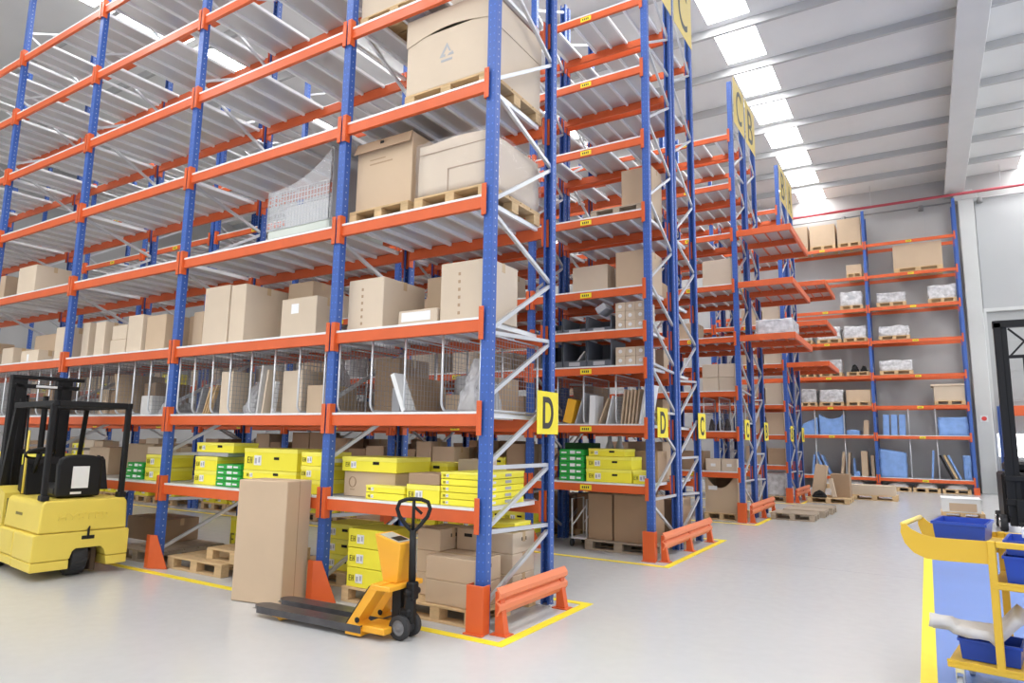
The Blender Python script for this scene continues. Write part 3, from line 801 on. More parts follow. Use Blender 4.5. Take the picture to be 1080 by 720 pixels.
# second bay
for i in range(2): ybox(-5.3 + .62, -4.26 + .06, .58, .38, T2 + i * .15, .148, '%s of two olive yellow boxes behind the third post' % ['lower', 'upper'][i])
for i in range(2): ybox(-4.28, -3.86, .10, .36, T2 + i * .165, .163, '%s of two plain yellow boxes touching the green boxes' % ['lower', 'upper'][i])
carton(-4.28, -3.7, .12, .34, T2 + .332, .045, 'flat grey tray between yellow boxes, second bay', m=GREYSH, tape=False, name='flat_tray', cat='tray')
ybox(-4.30, -3.60, .12, .34, T2 + .379, .115, 'long yellow lidded box on a grey tray above the green boxes', hole=True)
for i in range(4): ybox(-3.83, -3.40, .08, .42, T2 + i * .064, .062, '%s green box of a stack of four beside the tall carton' % ['bottom', 'second', 'third', 'top'][i], m=GBOX, name='green_box', lid=False, lab=True)
carton(-3.37, -2.5, .12, .5, T2, .10, 'brown carton under long yellow boxes behind the tall carton', m=CARD)
ybox(-3.38, -2.50, .11, .5, T2 + .102, .10, 'lower long yellow box above the tall standing carton', hole=True)
ybox(-3.38, -2.50, .11, .5, T2 + .204, .24, 'upper long yellow box with hand hole above the tall standing carton', hole=True)
for i in range(3): ybox(-2.34, -2.03, .03, .4, T2 + i * .142, .14, '%s yellow box of three stacked beside the second post' % ['bottom', 'middle', 'top'][i])
carton(-2.47, -2.37, .6, .4, T2, .36, 'brown carton slot between yellow stacks, deep second bay', m=CARDD)
# third bay, behind the forklift
for i in range(2): ybox(-5.33, -4.93, .10, .4, T2 + i * .163, .161, '%s yellow box of two beneath a tan box, beside the third post' % ['lower', 'upper'][i])
carton(-5.32, -4.95, .10, .38, T2 + .327, .095, 'tan box topping two yellow boxes beside the third post', m=CARDP)
for i in range(3): ybox(-5.83 + .02 * i, -5.42, .12, .35, T2 + i * .072, .07, '%s green box of three beyond the forklift guard' % ['bottom', 'middle', 'top'][i], m=GBOX, name='green_box', lid=False)
carton(-6.62, -5.9, .52, .5, T2, .44, 'big brown carton behind the green boxes, third bay', m=CARD)
carton(-7.2, -6.66, .32, .45, T2, .38, 'brown carton with hand hole seen past the forklift seat', m=CARD, holes='f')
for i in range(3): ybox(-8.6 - .55 * i, -8.12 - .55 * i, .12, .4, T2, .26, 'yellow box on the lower shelf behind the forklift mast, %s' % ['beside the rail', 'middle of three', 'far along'][i], hole=True)
carton(-9.9, -9.76 + .0, .3, .4, T2, .3, 'slim carton behind the forklift near the fifth post', m=CARD)
# --- floor level of the front rack ---
pallet(-1.72, -.98, .08, .9, .001, 'pallet under three yellow boxes behind the pallet truck')
for i in range(3): ybox(-1.68, -1.20, .10, .42, .146 + i * .185, .183, '%s of three printed yellow boxes behind the pallet truck column' % ['bottom', 'middle', 'top'][i], lid=False)
pallet(-.93, -.085, .0, 1.05, .001, 'pallet of brown cartons at the end of the front rack')
for i in range(2): carton(-.64, -.10, .03, .40, .146 + i * .203, .201, '%s front carton on the end pallet, behind the orange protector' % ['lower', 'upper'][i], m=CARD, holes='s')
for i in range(3):
    carton(-.63, -.36, .47, .42, .146 + i * .2, .198, '%s carton in the inner column of the end pallet' % ['bottom', 'middle', 'top'][i], m=CARD, holes='f')
    carton(-.92, -.65, .24, .42, .146 + i * .2, .198, '%s carton in the column next to the pallet truck handle' % ['bottom', 'middle', 'top'][i], m=CARD, holes='s')
    carton(-.345, -.09, .62, .4, .146 + i * .19, .188, '%s carton in the outer back column of the end pallet' % ['bottom', 'middle', 'top'][i], m=CARDP, holes='s')
ybox(-.45, -.1, .66, .3, .146 + .60, .06, 'thin yellow box on the outer back column of the end pallet', lab=False)
carton(-1.2, -.95, .66, .4, .146, .40, 'dark carton deep behind the three printed yellow boxes', m=CARDD)
pallet(-3.2, -2.1, .5, .56, .001, 'low pallet behind the tall standing carton')
for i in range(3): ybox(-2.55, -2.04, .58, .42, .146 + i * .165, .163, '%s olive yellow box with hand holes beside the second post, floor level' % ['bottom', 'middle', 'top'][i], hole=True)
ybox(-4.62, -4.36, .90, .2, .001, .52, 'upright olive yellow box on the floor between rack posts', lab=True)
pallet(-4.58, -3.55, .04, .84, .001, 'empty pallet on the floor beside the tall standing carton')
pallet(-3.95, -3.0, .12, .7, .146, 'second pallet lying on the empty one beside the tall carton')
b = MB(); b.box(-.45, .45, 0, .6, .0, .035, .004); b.box(-.45, .45, 0, .05, .035, .06); b.box(-.4, -.36, .05, .55, .035, .06)
tag(b.obj('metal_tray', mat('dark steel', (.10, .10, .105), .4, .6), None, (-3.82, .93, .001)), 'dark flat metal tray on the floor behind the empty pallet', 'tray')
pallet(-5.75, -4.86, .05, .95, .001, 'grey weathered pallet beside the forklift counterweight', old=True)
carton(-6.35, -5.45, .5, .5, .146, .30, 'low brown carton on the weathered pallet behind the forklift', m=CARDD)
# tall standing carton in the aisle
o = carton(-2.62, -2.02, -.475, .36, .004, 1.145, 'tall brown carton standing upright in the aisle by the front rack', m=CARD, tape=False, rz=R(10), ch=.008)
b = MB(); b.box(-.299, .299, -.004, .004, 1.1445, 1.148); b.obj('top_seam', CARDD, o)
b = MB(); b.box(.2985, .302, -.004, .004, .01, 1.14); b.obj('side_seam', CARDD, o)

# --- wire dividers on level 3 ---
T3 = TOP[3]
def divider(x, y, z, label, group, h=.70, d=1.02):
    def fr():
        b = MB(); rr = .09; pts = [(0, 0, h)]; pts.append((0, 0, rr))
        for k in range(1, 6): a = k * PI / 12; pts.append((0, rr - rr * math.cos(a), rr - rr * math.sin(a)))
        pts += [(0, rr, .012), (0, d - rr, .012)]
        for k in range(1, 6): a = k * PI / 12; pts.append((0, d - rr + rr * math.sin(a), rr - rr * math.cos(a) + .012 * (1 - k / 6)))
        pts += [(0, d, rr), (0, d, h)]
        b.tube([(p[0], p[1], max(p[2], .0125)) for p in pts], .012, 8); b.tube([(0, .0, h), (0, d, h)], .008, 6); return b.mesh('divider_frame', STEEL)
    def wr():
        b = MB()
        k = .05
        while k < d: b.tube([(0, k, .03), (0, k, h)], .0022, 4); k += .05
        k = .07
        while k < h: b.tube([(0, .012, k), (0, d - .01, k)], .0022, 4); k += .05
        return b.mesh('wire_mesh', WIRE)
    o = link('wire_divider', cached(('dvf', h, d), fr), None, (x, y, z)); tag(o, label, 'shelf divider', group)
    link('wire_mesh', cached(('dvw', h, d), wr), o)
bays = [('end bay', [-1.84, -1.39, -.96, -.51, -.085]), ('second bay', [-4.62, -4.31, -3.95, -3.62, -3.24, -2.84, -2.44, -2.05]), ('third bay', [-7.37, -7.08, -6.76, -6.42, -6.03, -5.64, -5.26, -4.86]), ('fourth bay', [-10.08, -9.75, -9.42, -9.03, -8.64, -8.27, -7.91, -7.58])]
ORD = ['first', 'second', 'third', 'fourth', 'fifth', 'sixth', 'seventh', 'eighth', 'ninth', 'tenth']
for bn, xs in bays:
    for i, x in enumerate(sorted(xs, reverse=True)):
        divider(x, .015, T3 + .0015, 'wire mesh divider, %s from the aisle end, %s of the front rack' % (ORD[i], bn), 'wire dividers on the middle shelf')
# goods between the dividers
carton(-1.80, -1.46, .5, .5, T3, .60, 'tall dark carton at the back behind the wire dividers, beside the second post', m=CARDD)
carton(-1.37, -1.26, .3, .3, T3, .26, 'small white carton beside tilted panels in the end bay dividers', m=GREYSH, tape=False)
board(-1.04, .30, T3, .025, .6, .40, -24, 'brown panel tilted over in the end bay dividers', CARDD)
board(-1.0, .06, T3, .05, .16, .40, -24, 'white edged panel leaning against a wire divider, end bay', PAPER)
o = tag(link('padded_roll', lump_mesh('padded_roll', .36, .16, .20, FILMP, 11, .012, n=7), None, (-.735, .85, T3 + .205)), 'pale plastic-wrapped long pack lying on small cartons in the end bay', 'pack')
carton(-.93, -.75, .62, .4, T3, .20, 'small brown carton under the plastic-wrapped pack, inner one', m=CARD)
carton(-.72, -.55, .62, .4, T3, .20, 'small brown carton under the plastic-wrapped pack, outer one', m=CARD)
carton(-.47, -.28, .62, .38, T3, .36, 'brown carton behind the clear plastic bag', m=CARDD)
bag(-.29, .32, T3, .26, .44, .50, 'big clear plastic bag at the end of the wire-divided shelf', 21)
board(-4.50, .2, T3, .03, .6, .34, 16, 'grey plastic sheet standing in the first divider slot by the third post', GREYSH)
for k in range(3): board(-4.28 + .045 * k, .14, T3, .02, .05, .34 + .02 * k, 20 + 2 * k, 'wooden stick leaning in a divider slot, %s of three' % ['shortest', 'middle', 'longest'][k], WOOD, name='wooden_stick', cat='stick')
board(-3.76, .08, T3, .22, .3, .50, 0, 'pale carton standing upright in the second bay dividers', CARDP, name='upright_carton', cat='box')
bag(-3.45, .35, T3, .22, .4, .42, 'pale plastic bundle beside the upright pale carton', 23)
board(-3.19, .08, T3, .03, .3, .55, 6, 'white board leaning in the middle of the second bay', FABRIC)
board(-3.10, .08, T3, .025, .6, .50, 8, 'tan board leaning beside a white board', CARDP)
board(-2.94, .08, T3, .02, .06, .36, 6, 'thin pale strip leaning against a divider', PAPER, name='pale_strip', cat='strip')
carton(-2.80, -2.48, .10, .5, T3, .47, 'tan carton behind the dividers near the second post', m=CARDP)
bag(-2.62, .80, T3 + .0, .26, .3, .60, 'grey plastic bag behind the tan carton', 25, m=BAG)
carton(-2.40, -2.10, .10, .45, T3, .30, 'low brown carton in the last divider slot beside the second post', m=CARD)
bag(-2.2, .3, T3 + .301, .16, .2, .14, 'crumpled white plastic on a low brown carton', 26)
carton(-3.58, -3.30, .62, .3, T3, .5, 'brown carton deep behind the white board', m=CARDD)
carton(-5.58, -5.32, .10, .35, T3, .25, 'white box standing in the third bay dividers', m=FABRIC, tape=False)
bag(-5.06, .3, T3, .3, .4, .24, 'pale plastic pack in the divider slot by the third post', 27)
board(-6.10, .08, T3, .03, .7, .58, -14, 'big brown board leaning across a slot in the third bay', CARD)
carton(-5.98, -5.70, .35, .5, T3, .45, 'brown carton behind the leaning brown board', m=CARDD)
carton(-6.72, -6.46, .3, .4, T3, .35, 'brown carton behind the forklift roof, third bay', m=CARDD)
carton(-7.05, -6.80, .3, .4, T3, .38, 'pale carton behind the forklift mast, third bay', m=CARD)
carton(-9.70, -9.46, .2, .4, T3, .3, 'small brown carton in the fourth bay dividers', m=CARD)
carton(-8.58, -8.34, .25, .4, T3, .42, 'tall brown carton in the fourth bay dividers', m=CARDD)
# ------------------------------------------------------------------ second rack row
Y = YC
for i in range(5): ybox(-1.44, -1.05, Y + .06, .4, T2 + i * .092, .09, '%s green box of five on the second rack under the D sign level' % ['bottom', 'second', 'middle', 'fourth', 'top'][i], m=GBOX, name='green_box', lid=False)
carton(-1.6, -1.15, Y + .55, .35, T2, .55, 'dark green carton behind the five green boxes', m=mat('dark green carton', (.01, .10, .02), .6), tape=False)
ybox(-1.01, -.31, Y + .08, .4, T2, .185, 'bottom of three wide yellow boxes on the second rack', hole=True)
ybox(-1.01, -.31, Y + .08, .4, T2 + .187, .175, 'middle of three wide yellow boxes on the second rack', hole=True)
ybox(-.98, -.42, Y + .1, .4, T2 + .364, .11, 'top of three wide yellow boxes on the second rack', hole=True)
ybox(-.29, -.075, Y + .08, .3, T2, .18, 'small yellow box at the end of the second rack lower shelf')
for i, x in enumerate((-.86, -.70)):
    b = MB(); b.cyl((0, 0, .34), 'z', .06, .68, 14, [(0, 0), (.058, 0), (.06, .02), (.06, .5), (.03, .58), (.03, .66), (0, .66)]); b.v = [(v[0], v[1], v[2] - .34) for v in b.v]
    tag(b.obj('grey_bottle', GREYSH, None, (x, Y + .60, T2)), 'grey bottle standing behind the yellow boxes, %s' % ('inner one' if i == 0 else 'outer one'), 'bottle')
carton(-.45, -.1, Y + .58, .4, T2, .45, 'brown carton deep behind the small yellow end box', m=CARDD)
# floor of the end bay
carton(-1.12, -.74, Y + .38, .5, .146, .66, 'inner tall brown carton on the floor pallet of the second rack', m=CARDD)
carton(-.71, -.12, Y + .38, .5, .146, .66, 'outer wide brown carton on the floor pallet of the second rack', m=CARDD)
pallet(-1.14, -.1, Y + .3, .7, .001, 'dark pallet under two brown cartons, floor of the second rack', old=True)
t = thing('white_trolley_frame', 'white tubular frame trolley on the floor of the second rack', 'trolley', (-1.42, Y + .45, 0))
for x in (0, .24):
    b = MB(); b.tube([(x, 0, .14), (x, 0, .7), (x, .4, .7), (x, .4, .14)], .014, 6); b.obj('side_loop', PAPER, t)
b = MB(); b.tube([(0, 0, .3), (.24, 0, .62)], .012, 6); b.tube([(0, .4, .3), (.24, .4, .62)], .012, 6); b.obj('brace', PAPER, t)
b = MB(); b.box(-.02, .26, -.02, .42, .115, .14, .004); b.obj('base_plate', PAPER, t)
for x in (0, .24):
    for yy in (0, .4): b = MB(); b.cyl((x, yy, .055), 'x', .054, .03, 14); b.box(x - .02, x + .02, yy - .012, yy + .012, .09, .116); b.obj('caster', RUBBER, t)
# level 3: boards between poles
for i, x in enumerate((-1.45, -1.02, -.51)): divider(x, Y + .015, T3 + .0015, 'wire shelf divider, %s pole on the middle shelf of the second rack end bay' % ['inner', 'middle', 'outer'][i], 'wire dividers on the second rack', d=.92)
board(-1.34, Y + .1, T3, .14, .3, .36, 14, 'bright yellow folded sheet standing on the second rack', mat('amber sheet', (.85, .45, .03), .5))
board(-1.20, Y + .1, T3, .02, .5, .48, 18, 'pale grey sheet tilted beside the yellow folded sheet', GREYSH)
board(-.93, Y + .1, T3, .09, .3, .42, 2, 'white pad standing just past the middle pole of the second rack', PAPER)
board(-.82, Y + .1, T3, .02, .5, .40, 22, 'thin brown sheet tilted low on the second rack', CARD)
board(-.70, Y + .1, T3, .02, .5, .42, 14, 'thin white sheet tilted on the second rack', PAPER)
for i in range(5): board(-.47 + .055 * i, Y + .1, T3, .022, .5, .50 - .02 * (i % 2), 7, 'brown board, %s in the row standing at the second rack end' % ['first', 'second', 'third', 'fourth', 'fifth'][i], CARD)
board(-.19, Y + .1, T3, .03, .5, .58, 10, 'white panel leaning at the end of the second rack middle shelf', PAPER)
# level 4 and the low shelf above it
for lv, nm, hh in ((T4, 'lower', .40), (TOP['m'], 'upper', .24)):
    for i in range(3):
        x0 = -1.78 + i * .40
        t = thing('grey_bin', 'dark grey open shelf bin, %s on the %s bin shelf of the second rack' % (['innermost', 'middle', 'outermost'][i], nm), 'bin', (x0, Y + .05, lv), 0, 'grey bins on the second rack')
        b = MB(); w, d = .385, .55
        b.box(0, w, 0, d, 0, .01); b.box(0, .012, 0, d, .01, hh, .003); b.box(w - .012, w, 0, d, .01, hh, .003); b.box(.012, w - .012, d - .012, d, .01, hh); b.box(.012, w - .012, 0, .012, .01, hh * .25)
        b.obj('bin_body', GREYBIN, t)
        b = MB(); b.box(.10, .28, -.003, 0, hh * .06, hh * .2); b.obj('label_holder', GREYSH, t)
board(-1.25, Y + .12, T4 + .012, .02, .3, .30, 40, 'pale strip tilted inside the middle grey bin', FOAM, name='pale_strip', cat='strip')
board(-.80, Y - .01, TOP['m'] + .25, .1, .3, .16, 60, 'grey scoop tilted over the edge of the upper bin shelf', GREYSH, name='grey_scoop', cat='scoop')
for lv, nm, n in ((T4, 'bin shelf', 2), (TOP['m'], 'upper bin shelf', 3)):
    for r_ in range(n):
        for c_ in range(3):
            x0 = -.53 + c_ * .155
            o = carton(x0, x0 + .15, Y + .06, .4, lv + r_ * .135, .133, 'small brown drawer carton, %s column and %s row on the %s' % (['inner', 'middle', 'outer'][c_], ['bottom', 'second', 'top'][r_], nm), 'drawer cartons on the second rack', m=CARDP, tape=False)
            b = MB(); b.cyl((0, -.204, .07), 'y', .028, .008, 12); b.obj('white_disc', PAPER, o)
# higher levels of the end bay
carton(-.62, -.1, Y + .3, .6, TOP[5], .62, 'brown carton at the end of the fifth shelf, second rack', m=CARD)
carton(-1.4, -.8, Y + .4, .5, TOP[5], .5, 'low carton inside the fifth shelf of the second rack', m=CARDP)
pallet(-.95, -.1, Y + .1, .85, TOP[6], 'dark pallet on the sixth shelf, second rack end', old=True)
carton(-.60, -.1, Y + .5, .45, TOP[6] + .144, .72, 'tall brown carton on the sixth shelf, second rack end', m=CARD)
# goods seen through the front rack on the second rack row
rnd = random.Random(4)
BN = ['end bay', 'second bay', 'third bay', 'fourth bay', 'far run']
def fill(y, xa, xb, z, zmax, row, bay, shelf, kinds, face=1, dmax=.6):
    x = xa; k = 0
    while x < xb - .3:
        w = rnd.uniform(.34, .62); w = min(w, xb - x)
        if w < .25: break
        h = rnd.uniform(.55 * zmax, zmax); d = rnd.uniform(.4, dmax); kind = rnd.choice(kinds)
        wd = ORD[min(k, 9)]
        lab = '%s, %s from inner post, %s, %s, %s'
        yy = y + rnd.uniform(.06, .12)
        if kind == 'y':
            n = rnd.choice((1, 2)); hh = .15
            for q in range(n): ybox(x, x + w - .03, yy, d, z + q * (hh + .002), hh, ('upper ' if q else '') + lab % ('yellow box', wd, shelf, bay, row), 'yellow boxes on the ' + row, hole=True)
        elif kind == 'g':
            for q in range(3): ybox(x, x + w - .03, yy, d, z + q * .072, .07, ['low ', 'mid ', 'top '][q] + lab % ('green box', wd, shelf, bay, row), 'green boxes on the ' + row, m=GBOX, name='green_box', lid=False)
        elif kind == 'w': wrapped(x, x + w - .04, yy, d, z, h, lab % ('film-wrapped pack', wd, shelf, bay, row), rnd.randint(0, 99), film=FILMP)
        elif kind != '-': carton(x, x + w - .03, yy, d, z, h, lab % ({'c': 'brown carton', 'p': 'pale carton', 'd': 'dark carton'}[kind], wd, shelf, bay, row), 'cartons on the ' + row, m={'c': CARD, 'p': CARDP, 'd': CARDD}[kind])
        x += w; k += 1
for i in range(1, 4):
    xa, xb = XC[i + 1] + .1, XC[i] - .1
    fill(YC, xa, xb, TOP[2], .66, 'second rack', BN[i], 'lower shelf', 'cdydd')
    fill(YC, xa, xb, TOP[3], .5, 'second rack', BN[i], 'middle shelf', 'cdd-p')
    fill(YC, xa, xb, TOP[4], .55, 'second rack', BN[i], 'fourth shelf', 'cp-w')
    if i < 3: fill(YC, xa, xb, TOP[5], .6, 'second rack', BN[i], 'fifth shelf', 'cp---')
    n = 3 if i > 0 else 2
    for q in range(3):
        x0 = xa + .02 + q * .88
        pallet(x0, x0 + .82, YC + .06, .9, .001, '%s pallet from the inner post, floor of the second rack, %s' % (ORD[q], BN[i]), 'floor pallets of the second rack')
        kk = rnd.choice('yycgy')
        if kk in 'yg':
            for q2 in range(2):
                for cc in range(2): ybox(x0 + .01 + cc * .41, x0 + .41 + cc * .41 - .01, YC + .1, .6, .146 + q2 * .17, .168, '%s %s %s box on the %s floor pallet, %s, second rack' % (['inner', 'outer'][cc], ['lower', 'upper'][q2], 'green' if kk == 'g' else 'yellow', ORD[q], BN[i]), 'boxes on floor pallets of the second rack', m=GBOX if kk == 'g' else None, hole=True, lid=kk == 'y', name='green_box' if kk == 'g' else 'yellow_box')
        else: carton(x0 + .03, x0 + .8, YC + .1, .8, .146, .55, 'large carton on the %s floor pallet, %s, second rack' % (ORD[q], BN[i]), 'cartons on floor pallets of the second rack', m=CARD)
XQ = [-18.6, -17.7, -16.8, -15.8, -14.9, -14.05, -12.95, -11.9]
for q in range(8):
    x0 = XQ[q]; pw = .78
    pallet(x0, x0 + pw, YC + .06, .9, .001, 'pallet far along the floor of the second rack, %s in the row' % ORD[q], 'far floor pallets')
    for cc in range(2): ybox(x0 + .01 + cc * .38, x0 + .38 + cc * .38, YC + .1, .6, .146, .22, '%s yellow box on the %s far floor pallet of the second rack' % (['inner', 'outer'][cc], ORD[q]), 'boxes on far floor pallets', hole=True)
for i in range(3):
    xa, xb = XC2[i + 1] + .0, XC2[i] - .2
    for k, nm in ((2, 'lower'), (3, 'middle'), (4, 'fourth')): fill(YC, xa, xb, TOP[k], .5, 'second rack', 'far run ' + ['inner end', 'middle', 'deep end'][i], nm + ' shelf', 'cydp-')
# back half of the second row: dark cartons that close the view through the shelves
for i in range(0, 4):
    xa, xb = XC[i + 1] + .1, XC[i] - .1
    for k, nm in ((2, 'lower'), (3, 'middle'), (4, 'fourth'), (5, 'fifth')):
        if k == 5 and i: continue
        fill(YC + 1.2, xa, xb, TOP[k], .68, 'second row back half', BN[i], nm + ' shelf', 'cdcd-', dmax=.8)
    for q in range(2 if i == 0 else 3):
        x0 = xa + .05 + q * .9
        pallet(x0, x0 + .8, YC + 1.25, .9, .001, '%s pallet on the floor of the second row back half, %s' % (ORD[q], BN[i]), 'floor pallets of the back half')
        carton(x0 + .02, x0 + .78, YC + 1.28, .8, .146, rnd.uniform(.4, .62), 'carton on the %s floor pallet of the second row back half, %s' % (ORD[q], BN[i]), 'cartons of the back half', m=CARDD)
# ------------------------------------------------------------------ third and fourth rack rows
pallet(-.80, -.10, YB + .05, .95, .001, 'pallet under the open curved-top carton of the third rack')
t = thing('octagonal_carton', 'big open brown carton with a curved cut front, floor of the third rack', 'box', (-.45, YB + .08, .146))
b = MB(); n = 12
cut = [(-.33 + .66 * i / n, .80 - .30 * math.sin(PI * min(1, max(0, (i / n - .0) / .95))) ** .8) for i in range(n + 1)]
b.prism([(-.33, 0), (.33, 0)] + cut[::-1], 'y', 0, .012); b.obj('front_panel', CARD, t)
for nm, bx in (('side_panel', (-.33, -.318, .012, .85)), ('side_panel', (.318, .33, .012, .85))): b = MB(); b.box(bx[0], bx[1], bx[2], bx[3], 0, .78); b.obj(nm, CARD, t)
b = MB(); b.box(-.318, .318, .838, .85, 0, .80); b.box(-.318, .318, .012, .838, 0, .01); b.obj('back_panel', CARDD, t)
b = MB(); b.box(-.26, -.08, -.003, 0, .46, .54); b.obj('paper_label', PAPER, t)
for q in range(2): carton(-.76 + q * .33, -.45 + q * .33, YB + .1, .4, T2, .25, '%s carton of two on the lower shelf of the third rack' % ['inner', 'outer'][q], m=CARDP, patch=(0, .12, .1, .06))
carton(-1.4, -.85, YB + .3, .5, T2, .4, 'dark carton deep on the lower shelf, third rack', m=CARDD)
for i, x in enumerate((-.75, -.42, -.1)): divider(x, YB + .015, T3 + .0015, 'wire shelf divider, %s pole on the middle shelf of the third rack' % ['inner', 'middle', 'outer'][i], 'wire dividers on the third rack', d=.92)
for i in range(3): bag(-.655 + .165 * i, YB + .3, T3, .09, .25, .26, 'small dark bag, %s on the middle shelf of the third rack' % ['inner one', 'middle one', 'outer one'][i], 30 + i, m=mat('dark pack %d' % i, (.05, .04, .04), .4))
for r_ in range(2):
    for c_ in range(2): carton(-.78 + c_ * .35, -.44 + c_ * .35, YB + .08, .5, T4 + r_ * .29, .285, '%s %s carton of four on the fourth shelf of the third rack' % (['lower', 'upper'][r_], ['inner', 'outer'][c_]), m=CARDP)
carton(-.72, -.09, YB + .08, .9, TOP[6] + .0, .58, 'wide pale carton on the sixth shelf of the third rack', m=CARDP)
wrapped(.38, 1.08, YB + .0, .9, TOP[5] + .0, .30, 'pale film-wrapped flat load on the drop-off platform of the third rack', 41, inner=CARDP, film=FILMP)
carton(-1.6, -.95, YB + .3, .6, TOP[5], .4, 'carton on the fifth shelf inside the third rack', m=CARD)
for i in (1, 2, 3):
    xa, xb = XC[i + 1] + .1, XC[i] - .1
    for k, nm in ((2, 'lower'), (3, 'middle')): fill(YB, xa, xb, TOP[k], .62, 'third rack', BN[i], nm + ' shelf', 'cd-', dmax=.8)
    fill(YB, xa, xb, .004, .7, 'third rack', BN[i], 'floor', 'c-y', dmax=.8)
    for k, nm in ((4, 'fourth'), (5, 'fifth'), (6, 'sixth')): fill(YB, xa, xb, TOP[k], .55, 'third rack', BN[i], nm + ' shelf', 'cp--w')
pallet(-.86, -.1, YA + .05, .9, .001, 'pallet with a wrapped load on the floor of the fourth rack')
wrapped(-.84, -.12, YA + .08, .8, .146, .62, 'grey film-wrapped load on the floor of the fourth rack', 43, film=FILMP)
for k, nm, m_ in ((2, 'lower', CARDD), (3, 'middle', CARD), (4, 'fourth', CARDP), (5, 'fifth', CARDP), (6, 'sixth', CARDP)):
    carton(-.56, -.09, YA + .1, .6, TOP[k], .6 if k > 2 else .45, 'carton at the end of the %s shelf of the fourth rack' % nm, m=m_)
    carton(-1.15, -.65, YA + .15, .5, TOP[k], .5, 'inner carton on the %s shelf of the fourth rack' % nm, m=CARD)
# ------------------------------------------------------------------ back wall rack goods
FT = [z + DT + .0015 for z in LF]
def on_f(x0, x1, lv, h, label, kind, seed=0, d=.85, y=.06):
    z = FT[lv]; yy = YF + y
    pallet(x0, x1, YF + .0, .93, z, 'pallet under the ' + label.replace('of the back wall rack', 'of back wall rack').replace('the middle post', 'middle post').replace('in the inner half of the', 'on inner half of'))
    z += .145
    if kind == 'c': carton(x0, x1, yy, d, z, h - .144, label, m=CARD)
    elif kind == 'p': carton(x0, x1, yy, d, z, h - .144, label, m=CARDP)
    else: wrapped(x0 + .02, x1 - .02, yy, d, z, h - .144, label, seed, inner=GREYSH, film=FILMP, amp=.035)
on_f(-.68, -.2, 7, 1.02, 'slim tall carton atop the back wall rack, innermost of three', 'c')
on_f(-.12, .76, 7, .98, 'wide tall carton atop the back wall rack, middle of three', 'c')
on_f(.85, 1.62, 7, 1.10, 'tallest carton on top of the back wall rack, beside its middle post', 'c')
on_f(2.62, 4.12, 6, 1.02, 'very wide brown carton with white slip high on the back wall rack', 'c')
on_f(1.08, 1.58, 6, .48, 'small wrapped carton below the tallest one, back wall rack', 'c')
on_f(.80, 1.56, 5, .66, 'silver wrapped load beside the middle post, sixth shelf, back wall rack', 'w', 1)
on_f(2.0, 2.94, 5, .50, 'flat silver wrapped load past the middle post, third highest shelf', 'w', 2)
on_f(3.6, 4.44, 5, .62, 'silver wrapped load by the end post, third highest shelf', 'w', 3)
on_f(-.72, -.2, 4, .66, 'silver wrapped load innermost on the fifth shelf of the back wall rack', 'w', 14)
on_f(-.04, .78, 4, .60, 'silver wrapped load in the inner half of the fifth shelf, back wall rack', 'w', 4)
on_f(.86, 1.64, 4, .58, 'silver wrapped load beside the middle post, fifth shelf of the back wall rack', 'w', 5)
on_f(2.0, 2.98, 4, .50, 'silver wrapped load just past the middle post, fifth shelf', 'w', 6)
on_f(-.72, -.15, 3, .34, 'low silver load innermost on the fourth shelf of the back wall rack', 'w', 15)
on_f(.0, .75, 3, .62, 'silver wrapped load on the fourth shelf above the blue sling', 'w', 7)
pallet(.9, 1.64, YF, .93, FT[3], 'pallet carrying two black bundles on the back wall rack')
for q in range(2): bag(1.15 + .3 * q, YF + .4, FT[3] + .15, .24, .3, .3 - .06 * q, '%s black bundle on a pallet of the back wall rack' % ['taller', 'shorter'][q], 60 + q, m=BLACK, name='black_bundle', cat='bundle')
on_f(1.96, 3.0, 3, .52, 'silver wrapped load just past the middle post, fourth shelf', 'w', 8)
on_f(-.70, -.15, 2, .64, 'silver wrapped load innermost on the third shelf of the back wall rack', 'w', 9)
on_f(-.06, .75, 2, .60, 'silver wrapped load on the third shelf over the blue sling', 'w', 10)
on_f(.84, 1.63, 2, .58, 'brown carton beside the middle post, third shelf of the back wall rack', 'c')
on_f(3.56, 4.44, 2, .70, 'brown crate-like carton by the end post, third shelf', 'p')
o = [q for q in C.objects if q.get('label', '').startswith('brown crate-like')][0]
b = MB(); b.box(-.52, .46, -.46, .46, .50, .57, .01); b.obj('box_lid', CARDP, o)
# blue sheets and boards on the two lowest shelves
def hump(x0, x1, z, h, y, d, label, seed, name='blue_sling', top=None):
    w = x1 - x0; o = link(name, lump_mesh(name, w, d, h, SHEETB, seed, .03, n=9, top=top), None, ((x0 + x1) / 2, y + d / 2, z)); return tag(o, label, 'plastic sheet')
hump(-.70, -.18, FT[1], .50, YF + .1, .6, 'crumpled blue plastic sheet innermost on the second shelf', 71, 'blue_sheet', top=lambda x, y: .25 * x)
hump(-.12, .70, FT[1], .62, YF + .1, .5, 'blue plastic sling sagging between two corners, second shelf', 72, top=lambda x, y: .75 * x * x - .05)
hump(.78, 1.2, FT[1] + .002, .16, YF + .1, .5, 'flat blue sheet lying beside the sling', 73, 'blue_sheet')
board(1.40, YF + .15, FT[1], .16, .4, .52, 4, 'brown board by the middle post, second shelf of the back wall rack', CARD)
for q in range(3): board(2.04 + .25 * q, YF + .15, FT[1], .19, .5, .72, 2, 'blue panel standing past the middle post, %s of three' % ['first', 'second', 'third'][q], SHEETB, name='blue_slab', cat='panel')
hump(3.62, 4.46, FT[1], .62, YF + .1, .6, 'blue sheet draped over goods by the end post, second shelf', 74, 'blue_sheet')
